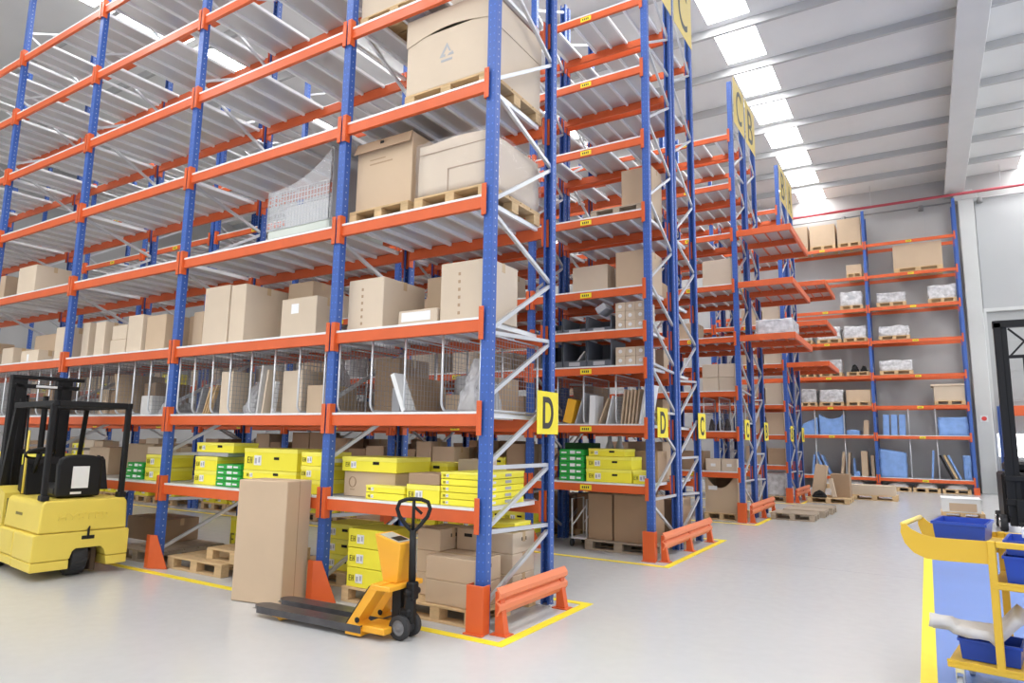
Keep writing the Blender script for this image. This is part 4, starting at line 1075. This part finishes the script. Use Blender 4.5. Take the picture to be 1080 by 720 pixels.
for (x, z0) in ((-.25, 0), (.72, 0), (2.75, 0), (3.55, 0)):
    for q in (0, 1):
     b = MB(); b.tube([(x, YF + .05, FT[q]), (x, YF + .05, LF[q + 1] - .004)], .02, 6)
     tag(b.obj('divider_pole', STEEL), 'thin grey pole on the %s shelf of the back wall rack, near %s' % (('lowest', 'second')[q], {-.25: 'inner blue boards', .72: 'the sling corner', 2.75: 'blue panels', 3.55: 'the end goods'}[x]), 'pole')
for q, (x, m_, tl, w, h, lab) in enumerate(((-.42, SHEETB, 6, .07, .72, 'slim blue board innermost on the lowest shelf'), (-.02, SHEETB, -18, .07, .85, 'blue board tilting over on the lowest shelf'), (.18, SHEETB, -22, .06, .75, 'second blue board tilting over on the lowest shelf'), (.56, CARD, 6, .09, .84, 'slim brown board standing upright, lowest shelf'), (.72 + .05, CARD, 4, .06, .82, 'second slim brown board, lowest shelf'),
     (1.30, CARD, 0, .2, .88, 'wide brown board beside the middle post, lowest shelf'), (1.56, CARD, 0, .1, .74, 'narrow brown board touching the middle post, lowest shelf'), (3.34, SHEETB, 5, .06, .95, 'blue board leaning on a pole, lowest shelf'), (3.92, BLACKM, -22, .07, .85, 'black board leaning, lowest shelf near the end'), (4.04, WOOD, -22, .06, .85, 'wooden board leaning behind the black board'), (4.16, SHEETB, -22, .06, .85, 'blue edged board leaning near the end post'))):
    board(x, YF + .15, FT[0], w, .5, h, tl, lab + ' of the back wall rack', m_)
hump(1.78, 2.6, FT[0], .92, YF + .1, .6, 'large blue sheeted stack beyond the middle post, lowest shelf', 75, 'blue_sheet', top=lambda x, y: -.15 * x)
hump(4.26, 4.46, FT[0], .80, YF + .2, .5, 'pale blue sheet against the end post, lowest shelf', 76, 'blue_sheet')
hump(.95, 1.13, FT[0], .16, YF + .1, .4, 'blue scrap with an upright corner on the lowest shelf', 77, 'blue_sheet', top=lambda x, y: .45 if x < -.3 else 0)
for q, x in enumerate((-.3, .55, 1.9, 2.75, 3.6)):
    pallet(x, x + .8, YF - .06, .9, .001, 'pallet on the floor under the back wall rack, %s from the inner end' % ORD[q], 'pallets under the back wall rack')
    bag(x + .4, YF + .35, .146, .66, .6, .2, 'white sack lying on the %s floor pallet of the back wall rack' % ORD[q], 80 + q, m=FOAM, name='white_sack', cat='sack')
board(3.4, YF + .4, .004, .0, 0, 0, 0, 'x', FOAM) if False else None
# ------------------------------------------------------------------ loose goods on the far floor
pallet(1.28, 2.45, 17.3, .8, .001, 'pallet under a long flat carton in front of the back wall rack')
carton(1.26, 2.40, 17.35, .7, .146, .27, 'long flat brown carton on a pallet in front of the back wall rack', m=CARDP)
pallet(.36, 1.40, 15.3, 1.3, .001, 'pallet carrying loose cartons past the fourth rack end')
board(.58, 15.55, .146, .30, .30, .85, 10, 'tall wrapped brown carton tilting on a pallet past the fourth rack', CARD, name='cardboard_box', cat='box')
carton(.90, 1.38, 15.85, .5, .146, .62, 'square brown carton with white edge on a pallet past the fourth rack', m=CARDD)
board(1.02, 15.5, .146, .10, .16, .50, -10, 'small white and brown pack leaning on the square carton', CARDP, name='small_pack', cat='pack')
bag(.66, 15.40, .146, .36, .24, .18, 'black sack on the pallet past the fourth rack', 90, m=BLACK, name='black_sack', cat='sack')
for q, (x, y) in enumerate(((.74, 10.35), (.82, 11.3), (.88, 12.2))):
    pallet(x - .40, x + .45, y, .75, .001, '%s weathered empty pallet lying on the floor beside the third rack end barrier' % ['first', 'second', 'third'][q], old=True)
# white carton tower and the trolley at the aisle side
pallet(3.42, 4.22, 13.0, .8, .001, 'pallet under the white carton beyond the yellow trolley')
carton(3.44, 4.16, 13.04, .7, .146, .30, 'white carton on a pallet beyond the yellow trolley', m=FOAM, tape=False)
o = [q for q in C.objects if q.get('label', '').startswith('white carton on a pallet')][0]
b = MB(); b.box(-.22, .28, -.3555, -.349, .03, .2); b.obj('brown_panel', CARD, o)
b = MB(); b.box(-.37, .37, -.36, .36, .28, .305, .004); b.obj('box_lid', PAPER, o)
# ------------------------------------------------------------------ yellow forklift
def forklift():
    t = thing('forklift', 'yellow electric counterbalance forklift with black overhead guard beside the front rack', 'forklift', (-4.84, -.815, 0), R(173.5))
    def part(name, b, m, parent=None): return b.obj(name, m, parent or t)
    # counterweight with a wheel arch, a lower skirt and an upper band
    b = MB()
    arch = [(-.48, .205), (-.25, .205), (-.225, .275), (-.19, .312), (.06, .312), (.09, .29), (.115, .205), (.48, .205), (.48, .475), (.465, .492), (-.465, .492), (-.48, .475)]
    b.prism(arch, 'x', .0, .62)
    for y0, y1, sl in ((-.48, -.25, -.02), (.115, .48, .02)):
        b.prism([(y0, .10), (y1 + (-.015 if y1 < 0 else 0), .10) if y1 < 0 else (y1, .10), (y1, .20), (y0, .20)], 'x', .008, .62)
    cw = part('counterweight', b, TRUCKY)
    bv = cw.modifiers.new('soft edges', 'BEVEL'); bv.width = .018; bv.segments = 3; bv.limit_method = 'ANGLE'
    b = MB(); b.box(.005, .6, -.47, .47, .10, .48, 0)
    b = MB(); b.box(.05, .58, -.24, .11, .30, .308); b.box(.56, .6, -.3, .2, .1, .3); part('arch_lining', b, DARK)
    b = MB(); b.box(-.006, .02, -.115, .015, .405, .445, .004); part('drawbar_slot', b, DARK)
    b = MB(); b.cyl((-.012, -.045, .475), 'z', .012, .10, 10); b.tube([(-.012, -.045, .52), (-.018, -.052, .545)], .008, 6); part('tow_pin', b, BLACKM)
    # chassis sides and the front body
    b = MB(); b.box(.625, 1.16, -.48, .48, .205, .492, .02); b.box(.63, 1.16, -.475, .475, .10, .2, .015)
    b.prism([(1.16, .10), (1.62, .30), (1.62, .56), (1.16, .492)], 'y', -.46, .46)
    part('chassis', b, TRUCKY)
    b = MB()
    pts = [(-.445, .497), (.445, .497), (.43, .80), (.40, .842), (-.40, .842), (-.43, .80)]
    b.prism(pts, 'x', .0, 1.14); hd = part('battery_hood', b, TRUCKY)
    bv = hd.modifiers.new('soft edges', 'BEVEL'); bv.width = .02; bv.segments = 3; bv.limit_method = 'ANGLE'
    b = MB(); b.box(1.14, 1.2, -.42, .42, .40, .80); part('hood_gap', b, DARK)
    b = MB(); b.prism([(1.2, .40), (1.62, .40), (1.62, .90), (1.48, .93), (1.2, .86)], 'y', -.45, .45); part('front_cowl', b, TRUCKY)
    # embossed name in the paint on the rear, and a small plate on the side
    me = text_mesh('HYSTER', .52, .075, .005, .01); me.materials.append(TRUCKY)
    me.transform(Matrix.Translation((-.004, .0, .66)) @ Matrix.Rotation(-PI / 2, 4, 'Z')); link('embossed_name', me, t)
    b = MB()
    for i in range(5): b.box(.55 + i * .045, .585 + i * .045, .4405, .4425, .655, .685)
    part('side_lettering', b, mat('dark olive print', (.25, .2, .06), .6))
    # wheels
    def wheel(name, x, y, r, w):
        b = MB(); n = 28; prof = [(r * .55, -w / 2), (r * .93, -w / 2), (r, -w * .38), (r, w * .38), (r * .93, w / 2), (r * .55, w / 2)]
        b.cyl((x, y, r + .002), 'y', r, w, n, prof)
        for i in range(n):
            a = 2 * PI * i / n; c = Vector((x + math.cos(a) * r * .985, y, r + .002 + math.sin(a) * r * .985)); M = Matrix.Translation(c) @ Matrix.Rotation(-a, 4, 'Y') @ Matrix.Rotation(.35 if i % 2 else -.35, 4, 'X')
            b.box(-.012, .008, -w * .46, w * .46, -.010, .010, 0, M)
        o = b.obj(name, RUBBER, t)
        b = MB(); b.cyl((x, y, r + .002), 'y', r * .56, w * .8, 20, [(0, -w * .32), (r * .35, -w * .32), (r * .5, -w * .4), (r * .57, -w * .4), (r * .57, w * .4), (r * .5, w * .4), (r * .35, w * .32), (0, w * .32)]); b.obj('wheel_rim', TRUCKY, o)
    wheel('steer_wheel', .24, .0, .21, .17)
    b = MB(); b.box(.16, .34, -.21, -.15, .03, .30, .01); b.cyl((.24, -.16, .2), 'y', .07, .12, 14); b.obj('steer_bracket', mat('rusty brown', (.10, .06, .035), .7), t)
    wheel('drive_wheel', 1.42, .40, .23, .16); wheel('drive_wheel', 1.42, -.40, .23, .16)
    # overhead guard
    b = MB()
    zt = 1.90; w = .028
    rl, rr, fl, fr = (.08, .40), (.08, -.38), (1.36, .38), (1.36, -.38)
    gd = link('overhead_guard', None, t)
    for p in (rl, rr): b = MB(); b.box(p[0] - .03, p[0] + .03, p[1] - w, p[1] + w, .89, zt, .008); b.box(p[0] - .06, p[0] + .06, p[1] - .04, p[1] + .04, .842, .90, .008); b.obj('guard_post', BLACKM, gd)
    b = MB(); b.bar((1.36, .38, zt - .01), (1.60, .39, .90), .07, .05); b.obj('guard_post', BLACKM, gd)
    b = MB(); b.bar((1.36, -.38, zt - .01), (1.55, -.39, .90), .045, .045); b.obj('guard_post', BLACKM, gd)
    b = MB(); b.box(.04, 1.40, .36, .41, zt - .03, zt + .035, .008); b.box(.04, 1.40, -.41, -.36, zt - .03, zt + .035, .008); b.box(.045, .11, -.36, .36, zt - .03, zt + .035, .008); b.box(1.33, 1.4, -.36, .36, zt - .03, zt + .03, .008); b.obj('guard_roof_frame', BLACKM, gd)
    for i in range(5): b = MB(); b.box(.11, 1.33, -.28 + i * .14 - .012, -.28 + i * .14 + .012, zt - .02, zt + .01); b.obj('guard_bar', BLACKM, gd)
    # seat
    b = MB()
    n = 10; pr = [(-.20, .86), (.24, .86), (.25, 1.22)] + [(.02 + .23 * math.cos(a * PI / n * .5 * 2 * .5) if False else .02 + .22 * math.cos(a * PI / n), 1.24 + .09 * math.sin(a * PI / n) ** .6) for a in range(n + 1)] + [(-.21, 1.22)]
    b.prism(pr, 'x', .20, .30); sb = part('seat_back', b, BLACK); bv = sb.modifiers.new('soft', 'BEVEL'); bv.width = .025; bv.segments = 3; bv.limit_method = 'ANGLE'
    b = MB(); b.box(.194, .2, -.065, .105, .955, 1.20, .0); b.obj('paper_label', PAPER, sb)
    b = MB(); b.box(.194, .2, .00, .11, .89, .915); b.obj('small_label', PAPER, sb)
    b = MB(); b.box(.28, .74, -.22, .24, .845, 1.0, .05); part('seat_cushion', b, BLACK)
    b = MB(); b.prism([(.34, .92), (.50, .92), (.62, 1.26), (.56, 1.30), (.48, 1.26)], 'y', -.33, -.26); part('armrest', b, BLACK)
    b = MB(); b.prism([(1.0, .845), (1.3, .845), (1.3, 1.15), (1.12, 1.28), (1.05, 1.2)], 'y', -.05, .30); part('dashboard', b, BLACK)
    # steering wheel
    b = MB(); c = Vector((.90, .23, 1.33)); u = Vector((.42, 0, .9)).normalized(); a1 = Vector((0, 1, 0)); a2 = u.cross(a1)
    b.tube([c + a1 * .145 * math.cos(k * PI / 14) + a2 * .145 * math.sin(k * PI / 14) for k in range(28)], .014, 8, True)
    for k in range(3): b.tube([c, c + a1 * .14 * math.cos(k * 2.094 + .5) + a2 * .14 * math.sin(k * 2.094 + .5)], .011, 6)
    b.tube([c, c + Vector((.2, 0, -.3))], .025, 8); part('steering_wheel', b, BLACK)
    b = MB(); b.tube([(1.02, .33, .86), (1.02, .33, 1.60)], .013, 8); part('grab_pole', b, TRUCKY)
    b = MB(); b.tube([(1.06, .33, .9), (1.05, .34, 1.4), (1.10, .34, 1.88)], .012, 6); part('hose', b, BLACK)
    # mast, carriage, forks
    b = MB()
    for y in (-.22, .29): b.box(1.72, 1.84, y - .085, y + .085, .12, 2.28, .006); b.box(1.70, 1.72, y - .045, y + .045, .12, 2.2)
    m_ = part('mast', b, BLACKM)
    for q in ((1.70, 1.82, -.44, .38, 2.255, 2.30), (1.70, 1.80, -.38, .38, 2.14, 2.19), (1.72, 1.8, -.3, .34, 1.3, 1.36), (1.72, 1.8, -.3, .34, .4, .48)): b = MB(); b.box(*q, .006); b.obj('mast_crossbar', BLACKM, m_)
    b = MB(); b.box(1.695, 1.70, -.12, .12, 2.15, 2.18); b.obj('paper_label', PAPER, m_)
    b = MB(); b.cyl((1.78, -.03, 1.1), 'z', .035, 1.9, 12); b.cyl((1.78, .19, 1.1), 'z', .035, 1.9, 12); b.obj('lift_cylinder', BLACKM, m_)
    b = MB(); b.tube([(1.71, -.10, 2.0), (1.71, -.10, 1.2), (1.66, -.10, .8)], .014, 6); b.tube([(1.71, .27, 2.0), (1.71, .27, 1.2), (1.66, .27, .8)], .014, 6); b.obj('mast_hose', BLACK, m_)
    b = MB(); b.box(1.86, 1.92, -.4, .5, .12, .2, .005); b.box(1.86, 1.92, -.4, .5, .45, .53, .005)
    for y in (-.38, .0, .46): b.box(1.86, 1.9, y - .02, y + .02, .2, 1.15)
    b.box(1.86, 1.9, -.4, .48, 1.12, 1.16); part('fork_carriage', b, BLACKM)
    for y in (-.25, .33): b = MB(); b.prism([(1.92, .06), (3.0, .06), (3.0, .075), (1.97, .10), (1.97, .55), (1.92, .55)], 'y', y - .05, y + .05); part('fork', b, BLACKM)
forklift()

# ------------------------------------------------------------------ hand pallet truck with scale
def pallet_truck():
    t = thing('pallet_truck', 'amber hand pallet truck with weighing display and black loop handle in the aisle', 'pallet truck', (-.43, -.43, 0), R(182.5))
    for (y0, y1) in ((.13, .285), (-.15, .005)):
        b = MB(); ym = (y0 + y1) / 2
        out = [(.26, y0), (1.46, y0), (1.51, y0 + .03), (1.53, ym), (1.51, y1 - .03), (1.46, y1), (.26, y1)]
        b.prism(out, 'z', .075, .098); b.prism([(x, y0 if y < ym else (y1 if y > ym else ym)) for x, y in out], 'z', .074, .075)
        b.box(.26, 1.46, y0, y0 + .008, .042, .076); b.box(.26, 1.46, y1 - .008, y1, .042, .076)
        f = b.obj('fork', mat('worn grey fork', (.10, .095, .10), .4, .5, var=.25, scale=9) if 'wf' not in CACHE else CACHE['wf'], t)
        b = MB(); b.cyl((1.20, ym, .041), 'y', .04, .09, 16); b.obj('load_roller', mat('ochre roller', (.55, .30, .05), .5) if 'ro' not in CACHE else CACHE['ro'], f)
        b = MB(); b.box(1.10, 1.28, ym - .055, ym - .045, .03, .07); b.box(1.10, 1.28, ym + .045, ym + .055, .03, .07); b.obj('roller_bracket', JACKY, f)
    # sloping legs that tie the forks to the head
    for y0, y1 in ((.135, .28), (-.145, .0)):
        b = MB(); b.prism([(.26, .02), (.42, .02), (.42, .085), (.17, .43), (.08, .43), (.31, .12), (.26, .09)], 'y', y0, y1); l = b.obj('sloping_leg', JACKY, t)
        b = MB(); b.cyl((.30, y1 + .002, .14), 'y', .022, .012, 12); b.obj('pivot_bolt', BLACKM, l)
        b = MB(); b.box(.42, .425, y0, y1, .03, .1); b.prism([(.405, .10), (.425, .10), (.20, .41), (.18, .41)], 'y', y0 + .005, y1 - .005); b.obj('dark_liner', BLACKM, l)
    b = MB(); b.box(-.02, .17, -.15, .285, .385, .425, .006); b.obj('head_bridge', JACKY, t)
    b = MB(); b.box(.04, .30, .02, .26, .05, .10, .006); b.obj('base_plate', JACKY, t)
    b = MB(); b.prism([(.0, .12), (.10, .12), (.10, .385), (.02, .385)], 'y', .02, .10); b.obj('lift_linkage', BLACKM, t)
    # display column: wider at the top, sloped face with a screen
    b = MB()
    bot = [(.03, -.03), (.17, -.03), (.17, .14), (.03, .14)]; topz = [(-.02, .70), (.30, .80)]
    v = [(x, y, .425) for x, y in bot] + [(-.01, -.05, .735), (.26, -.05, .80), (.26, .16, .80), (-.01, .16, .735)]
    b.add(v, [(3, 2, 1, 0), (4, 5, 6, 7), (0, 1, 5, 4), (1, 2, 6, 5), (2, 3, 7, 6), (3, 0, 4, 7)]); dc = b.obj('display_column', JACKY, t)
    bv = dc.modifiers.new('soft', 'BEVEL'); bv.width = .008; bv.segments = 2
    def face(u0, u1, v0, v1, dz):
        q = []
        for (u, w_) in ((u0, v0), (u1, v0), (u1, v1), (u0, v1)): x = -.01 + u * .27; q.append((x, -.05 + w_ * .21, .735 + u * .065 + dz))
        return q
    b = MB(); b.add(face(.12, .88, .12, .88, .003) + face(.12, .88, .12, .88, -.003), [(0, 1, 2, 3), (7, 6, 5, 4), (0, 4, 5, 1), (1, 5, 6, 2), (2, 6, 7, 3), (3, 7, 4, 0)]); b.obj('display_panel', mat('display grey', (.45, .47, .45), .3), dc)
    b = MB(); b.add(face(.2, .5, .2, .8, .006) + face(.2, .5, .2, .8, .002), [(0, 1, 2, 3), (7, 6, 5, 4), (0, 4, 5, 1), (1, 5, 6, 2), (2, 6, 7, 3), (3, 7, 4, 0)]); b.obj('keypad', BLACK, dc)
    # pump, tiller and loop handle
    b = MB(); b.cyl((-.05, .06, .25), 'z', .05, .26, 14); b.box(-.09, .02, .0, .12, .16, .24, .02); b.cyl((-.07, .06, .36), 'y', .028, .16, 12); b.obj('hydraulic_pump', BLACKM, t)
    b = MB(); b.box(-.11, -.03, .02, .10, .30, .44, .012); b.tube([(-.065, .06, .36), (-.055, .06, .84)], [.030, .026], 10); ti = b.obj('tiller', BLACKM, t)
    lp = [(-.055, .06, .82)]
    L = [(0, 0), (.055, .055), (.115, .13), (.135, .19), (.115, .245), (.06, .265), (0, .268), (-.06, .265), (-.115, .245), (-.135, .19), (-.115, .13), (-.055, .055)]
    b = MB(); b.tube([(-.055 - .0 + .0, .06, .82)] and [(-.055 + u * .83, .06 + u * .55, .82 + v) for u, v in L], .017, 8, True); b.obj('loop_handle', BLACK, ti)
    b = MB(); b.tube([(-.055, .06, .82), (-.055, .06, 1.085)], .014, 8); b.tube([(-.055, .06, 1.03), (-.11, .02, .97)], .012, 8); b.obj('lever', BLACK, ti)
    for y in (.00, .14):
        b = MB(); r = .095; w_ = .05
        b.cyl((-.02, y, r + .001), 'y', r, w_, 24, [(r * .62, -w_ / 2), (r * .95, -w_ / 2), (r, -w_ * .35), (r, w_ * .35), (r * .95, w_ / 2), (r * .62, w_ / 2)]); o = b.obj('steer_wheel', RUBBER, t)
        b = MB(); b.cyl((-.02, y, r + .001), 'y', r * .63, w_ * .7, 18, [(0, -w_ * .2), (r * .2, -w_ * .45), (r * .3, -w_ * .2), (r * .55, -w_ * .2), (r * .63, -w_ * .42), (r * .63, w_ * .42), (r * .55, w_ * .2), (r * .3, w_ * .2), (r * .2, w_ * .45), (0, w_ * .3)]); b.obj('wheel_hub', mat('grey hub', (.2, .2, .21), .4) if 'hb' not in CACHE else CACHE['hb'], o)
    b = MB(); b.cyl((-.02, .07, .086), 'y', .018, .14, 10); b.box(-.055, .015, .05, .09, .09, .2, .008); b.obj('axle', BLACKM, t)
CACHE['wf'] = mat('worn grey fork', (.10, .095, .10), .35, .5, var=.25, scale=9); CACHE['ro'] = mat('ochre roller', (.55, .30, .05), .5); CACHE['hb'] = mat('grey hub', (.2, .2, .21), .4)
pallet_truck()

# ------------------------------------------------------------------ yellow picking trolley
def bin_box(name, label, loc, w, d, h, rz, group=None):
    o = thing(name, label, 'bin', loc, rz, group)
    t_ = .006; b = MB(); tp = .012
    def wall(p):  # p: four bottom/top corner pairs
        b.add(p, [(0, 1, 2, 3), (7, 6, 5, 4), (0, 4, 5, 1), (1, 5, 6, 2), (2, 6, 7, 3), (3, 7, 4, 0)])
    b.box(-w / 2 + tp, w / 2 - tp, -d / 2 + tp, d / 2 - tp, 0, .006)
    A = [(-w / 2 + tp, -d / 2 + tp), (w / 2 - tp, -d / 2 + tp), (w / 2 - tp, d / 2 - tp), (-w / 2 + tp, d / 2 - tp)]; B = [(-w / 2, -d / 2), (w / 2, -d / 2), (w / 2, d / 2), (-w / 2, d / 2)]
    s = 1 - t_ * 2 / w; s2 = 1 - t_ * 2 / d
    for i in range(4):
        j = (i + 1) % 4
        wall([(*A[i], 0), (*A[j], 0), (*B[j], h), (*B[i], h), (A[i][0] * s, A[i][1] * s2, 0), (A[j][0] * s, A[j][1] * s2, 0), (B[j][0] * s, B[j][1] * s2, h), (B[i][0] * s, B[i][1] * s2, h)])
    b.obj('bin_body', BINB, o)
    b = MB(); e = .008
    b.box(-w / 2 - e, w / 2 + e, -d / 2 - e, -d / 2 + .002, h - .018, h); b.box(-w / 2 - e, w / 2 + e, d / 2 - .002, d / 2 + e, h - .018, h); b.box(-w / 2 - e, -w / 2 + .002, -d / 2, d / 2, h - .018, h); b.box(w / 2 - .002, w / 2 + e, -d / 2, d / 2, h - .018, h); b.obj('bin_rim', BINB, o)
    return o
def trolley():
    th = R(-9); org = Vector((3.27, .55, 0))
    def wp(x, y, z): return (org.x + x * math.cos(th) - y * math.sin(th), org.y + x * math.sin(th) + y * math.cos(th), z)
    t = thing('picking_trolley', 'yellow picking trolley with swept-up handle on the blue floor', 'trolley', org, th)
    LX, WY = 1.15, .62
    # side plates sweeping up into the handle, near and far
    out = [(-.215, 1.05), (-.222, 1.0), (-.20, .93), (-.15, .872), (-.08, .842), (.0, .838), (.31, .85), (.31, .992), (.10, .986), (-.03, .984), (-.10, .998), (-.155, 1.025), (-.19, 1.058)]
    for y in (0, WY):
        b = MB(); b.prism(out, 'y', y - .004, y + .004); b.obj('side_plate', CARTY, t)
    b = MB(); b.tube([(-.205, 0, 1.053), (-.205, WY, 1.053)], .017, 10); b.obj('push_handle', mat('pale yellow handle', (.85, .65, .15), .4), t)
    for (x, y) in ((.285, 0), (LX - .03, 0), (.285, WY), (LX - .03, WY)):
        b = MB(); b.box(x - .022, x + .022, y - .018, y + .018, .20, .995, .004); b.obj('post', CARTY, t)
    b = MB(); b.box(.31, LX, -.018, .018, .955, .992, .004); b.box(.31, LX, WY - .018, WY + .018, .955, .992, .004); b.box(LX - .05, LX, 0, WY, .955, .992, .004); b.obj('top_rail', CARTY, t)
    for z, x0 in ((.735, .27), (.215, .0)):
        b = MB(); b.box(x0, LX, -.02, WY + .02, z - .034, z - .004, .004); b.box(x0, LX, -.02, .004, z - .004, z + .012); b.box(x0, LX, WY - .004, WY + .02, z - .004, z + .012); b.obj('shelf', CARTY, t)
    b = MB(); b.box(-.06, .31, .006, WY - .006, .93, .955, .003); b.obj('top_tray', CARTY, t)
    for (x, y) in ((.06, .05), (LX - .1, .05), (.06, WY - .05), (LX - .1, WY - .05)):
        b = MB(); b.cyl((x, y, .058), 'x', .057, .032, 18); o = b.obj('caster', mat('clear grey caster', (.45, .46, .48), .3) if 'cst' not in CACHE else CACHE['cst'], t)
        b = MB(); b.box(x - .024, x - .018, y - .025, y + .025, .05, .15); b.box(x + .018, x + .024, y - .025, y + .025, .05, .15); b.box(x - .024, x + .024, y - .03, y + .03, .145, .18); b.obj('caster_fork', CHROME, o)
    bin_box('blue_bin', 'long blue plastic bin on the handle end of the trolley top', wp(.10, .34, .956), .30, .44, .125, th)
    bin_box('blue_bin', 'blue stacking bin held under the trolley top rail', wp(.60, .26, .736), .52, .46, .17, th)
    bin_box('blue_bin', 'low blue bin resting on the bin beneath the trolley rail', wp(.60, .26, .912), .50, .44, .09, th)
    bin_box('blue_bin', 'blue bin on the lowest trolley shelf under the foam sheet', wp(.22, .24, .216), .33, .28, .13, th)
    # crumpled foam sheet over the low bin
    b = MB(); n = 18; vs = []
    for j in range(7):
        v = j / 6
        for i in range(n + 1):
            u = i / n; x = -.10 + u * .50
            z = .385 - .10 * math.sin(min(1, u * 1.25) * PI * .55) + (.27 * max(0, u - .62) ** 1.0) + .02 * math.sin(v * 9 + u * 4)
            z = max(z, .355 if u < .85 else .38)
            if u < .25: z = .375 + .03 * math.sin(v * 6)
            if u > .7: z = .36 + (u - .7) * .55 - abs(v - .5) * .10
            y = .05 + v * (.16 + .22 * u) + .02 * math.sin(u * 8)
            vs.append((x, y, z + .012 * noise.noise(Vector((u * 6, v * 5, 2)))))
    b.add(vs, [(j * (n + 1) + i, j * (n + 1) + i + 1, (j + 1) * (n + 1) + i + 1, (j + 1) * (n + 1) + i) for j in range(6) for i in range(n)], True)
    o = b.obj('foam_sheet', FABRIC, None, (org.x, org.y, .03), th); s = o.modifiers.new('thickness', 'SOLIDIFY'); s.thickness = .055; s.offset = .4
    tag(o, 'crumpled grey foam sheet draped over the low blue bin of the trolley', 'foam sheet')
    b = MB(); b.box(-.09, .09, -.06, .06, 0, .06, .004); tag(b.obj('white_carton', PAPER, None, wp(.52, .30, 1.004), th), 'small white carton in the low blue bin at the trolley top', 'box')
CACHE['cst'] = mat('clear grey caster', (.45, .46, .48), .3)
trolley()

# ------------------------------------------------------------------ second forklift, seen at the door side
def reach_truck():
    t = thing('reach_truck', 'black tall-masted lift truck parked past the yellow trolley', 'forklift', (4.3, 11.0, 0))
    b = MB()
    # four mast rails, slightly tilted by the lens only: they stand upright
    for x in (.20, .95):
        b.box(x - .01, x + .11, .0, .14, .12, 3.98, .006); b.box(x + .11, x + .20, .03, .12, .12, 3.9, .006)
    m_ = b.obj('mast', BLACKM, t)
    for q in ((.18, 1.16, .0, .14, 3.88, 4.02), (.4, .95, .03, .1, 3.28, 3.34)): b = MB(); b.box(*q, .006); b.obj('mast_crossbar', BLACKM, m_)
    b = MB()
    for (a, c) in (((.42, .06, 3.32), (.66, .06, 3.6)), ((.66, .06, 3.6), (.42, .06, 3.86)), ((.92, .06, 3.32), (.68, .06, 3.6)), ((.68, .06, 3.6), (.92, .06, 3.86))): b.bar(a, c, .035)
    b.obj('mast_lattice', BLACKM, m_)
    for x in (.62, .68): b = MB(); b.tube([(x, .07, .9), (x, .07, 3.3)], .012, 6); b.obj('lift_chain', BLACKM, m_)
    b = MB(); b.box(.12, 1.35, .16, 1.3, .16, 1.10, .04); b.box(.22, 1.25, .5, 1.25, 1.10, 1.30, .05); b.obj('truck_body', BLACK, t)
    b = MB(); b.box(.15, 1.3, -.06, .0, .5, .62, .01); b.box(.15, 1.3, -.06, .0, .95, 1.05, .01)
    for x in (.2, .65, 1.2): b.box(x - .03, x + .03, -.05, .0, .3, 1.4)
    b.obj('fork_carriage', BLACKM, t)
    for x in (.35, .95): b = MB(); b.prism([(-1.0, .16), (-.06, .16), (-.06, .6), (-.1, .6), (-.1, .21), (-1.0, .18)], 'x', x - .05, x + .05); b.obj('fork', BLACKM, t)
    for x in (.10, 1.33):
        for y in (.2, 1.1): b = MB(); b.cyl((x, y, .16), 'x', .158, .12, 20); o = b.obj('wheel', RUBBER, t); b = MB(); b.cyl((x - .01, y, .16), 'x', .09, .125, 16); b.obj('wheel_hub', CHROME, o)
reach_truck()
# orange racking beam and dark goods by the door, seen behind the lift truck
r2 = thing('beam_stand', 'low rack bay with orange beam standing by the daylit door', 'pallet rack', (5.4, 22.3, 0))
for x in (.0, 2.8):
    for y in (0, .9): link('upright_post', post_mesh(2.95, y > 0), r2, (x, y, 0))
for y in (-.02, .92): b = MB(); b.box(.05, 2.75, y - .025, y + .025, 2.62, 2.92, .004); b.obj('beam', ORANGE, r2)
carton(5.55, 6.5, 22.45, .6, .004, 1.0, 'dark box on the floor under the orange beam by the door', m=GREYD, tape=False)
carton(6.6, 7.6, 22.45, .6, .004, .95, 'second dark box under the orange beam by the door', m=GREYD, tape=False)

# ------------------------------------------------------------------ light and view
w = bpy.data.worlds.new('world'); bpy.context.scene.world = w; w.use_nodes = True
bg = w.node_tree.nodes['Background']; bg.inputs['Color'].default_value = (.97, .985, 1.0, 1); bg.inputs['Strength'].default_value = .95
vs = bpy.context.scene.view_settings
vs.view_transform = 'Standard'; vs.look = 'None'; vs.gamma = 1.0; vs.use_curve_mapping = False; vs.exposure = 0.34
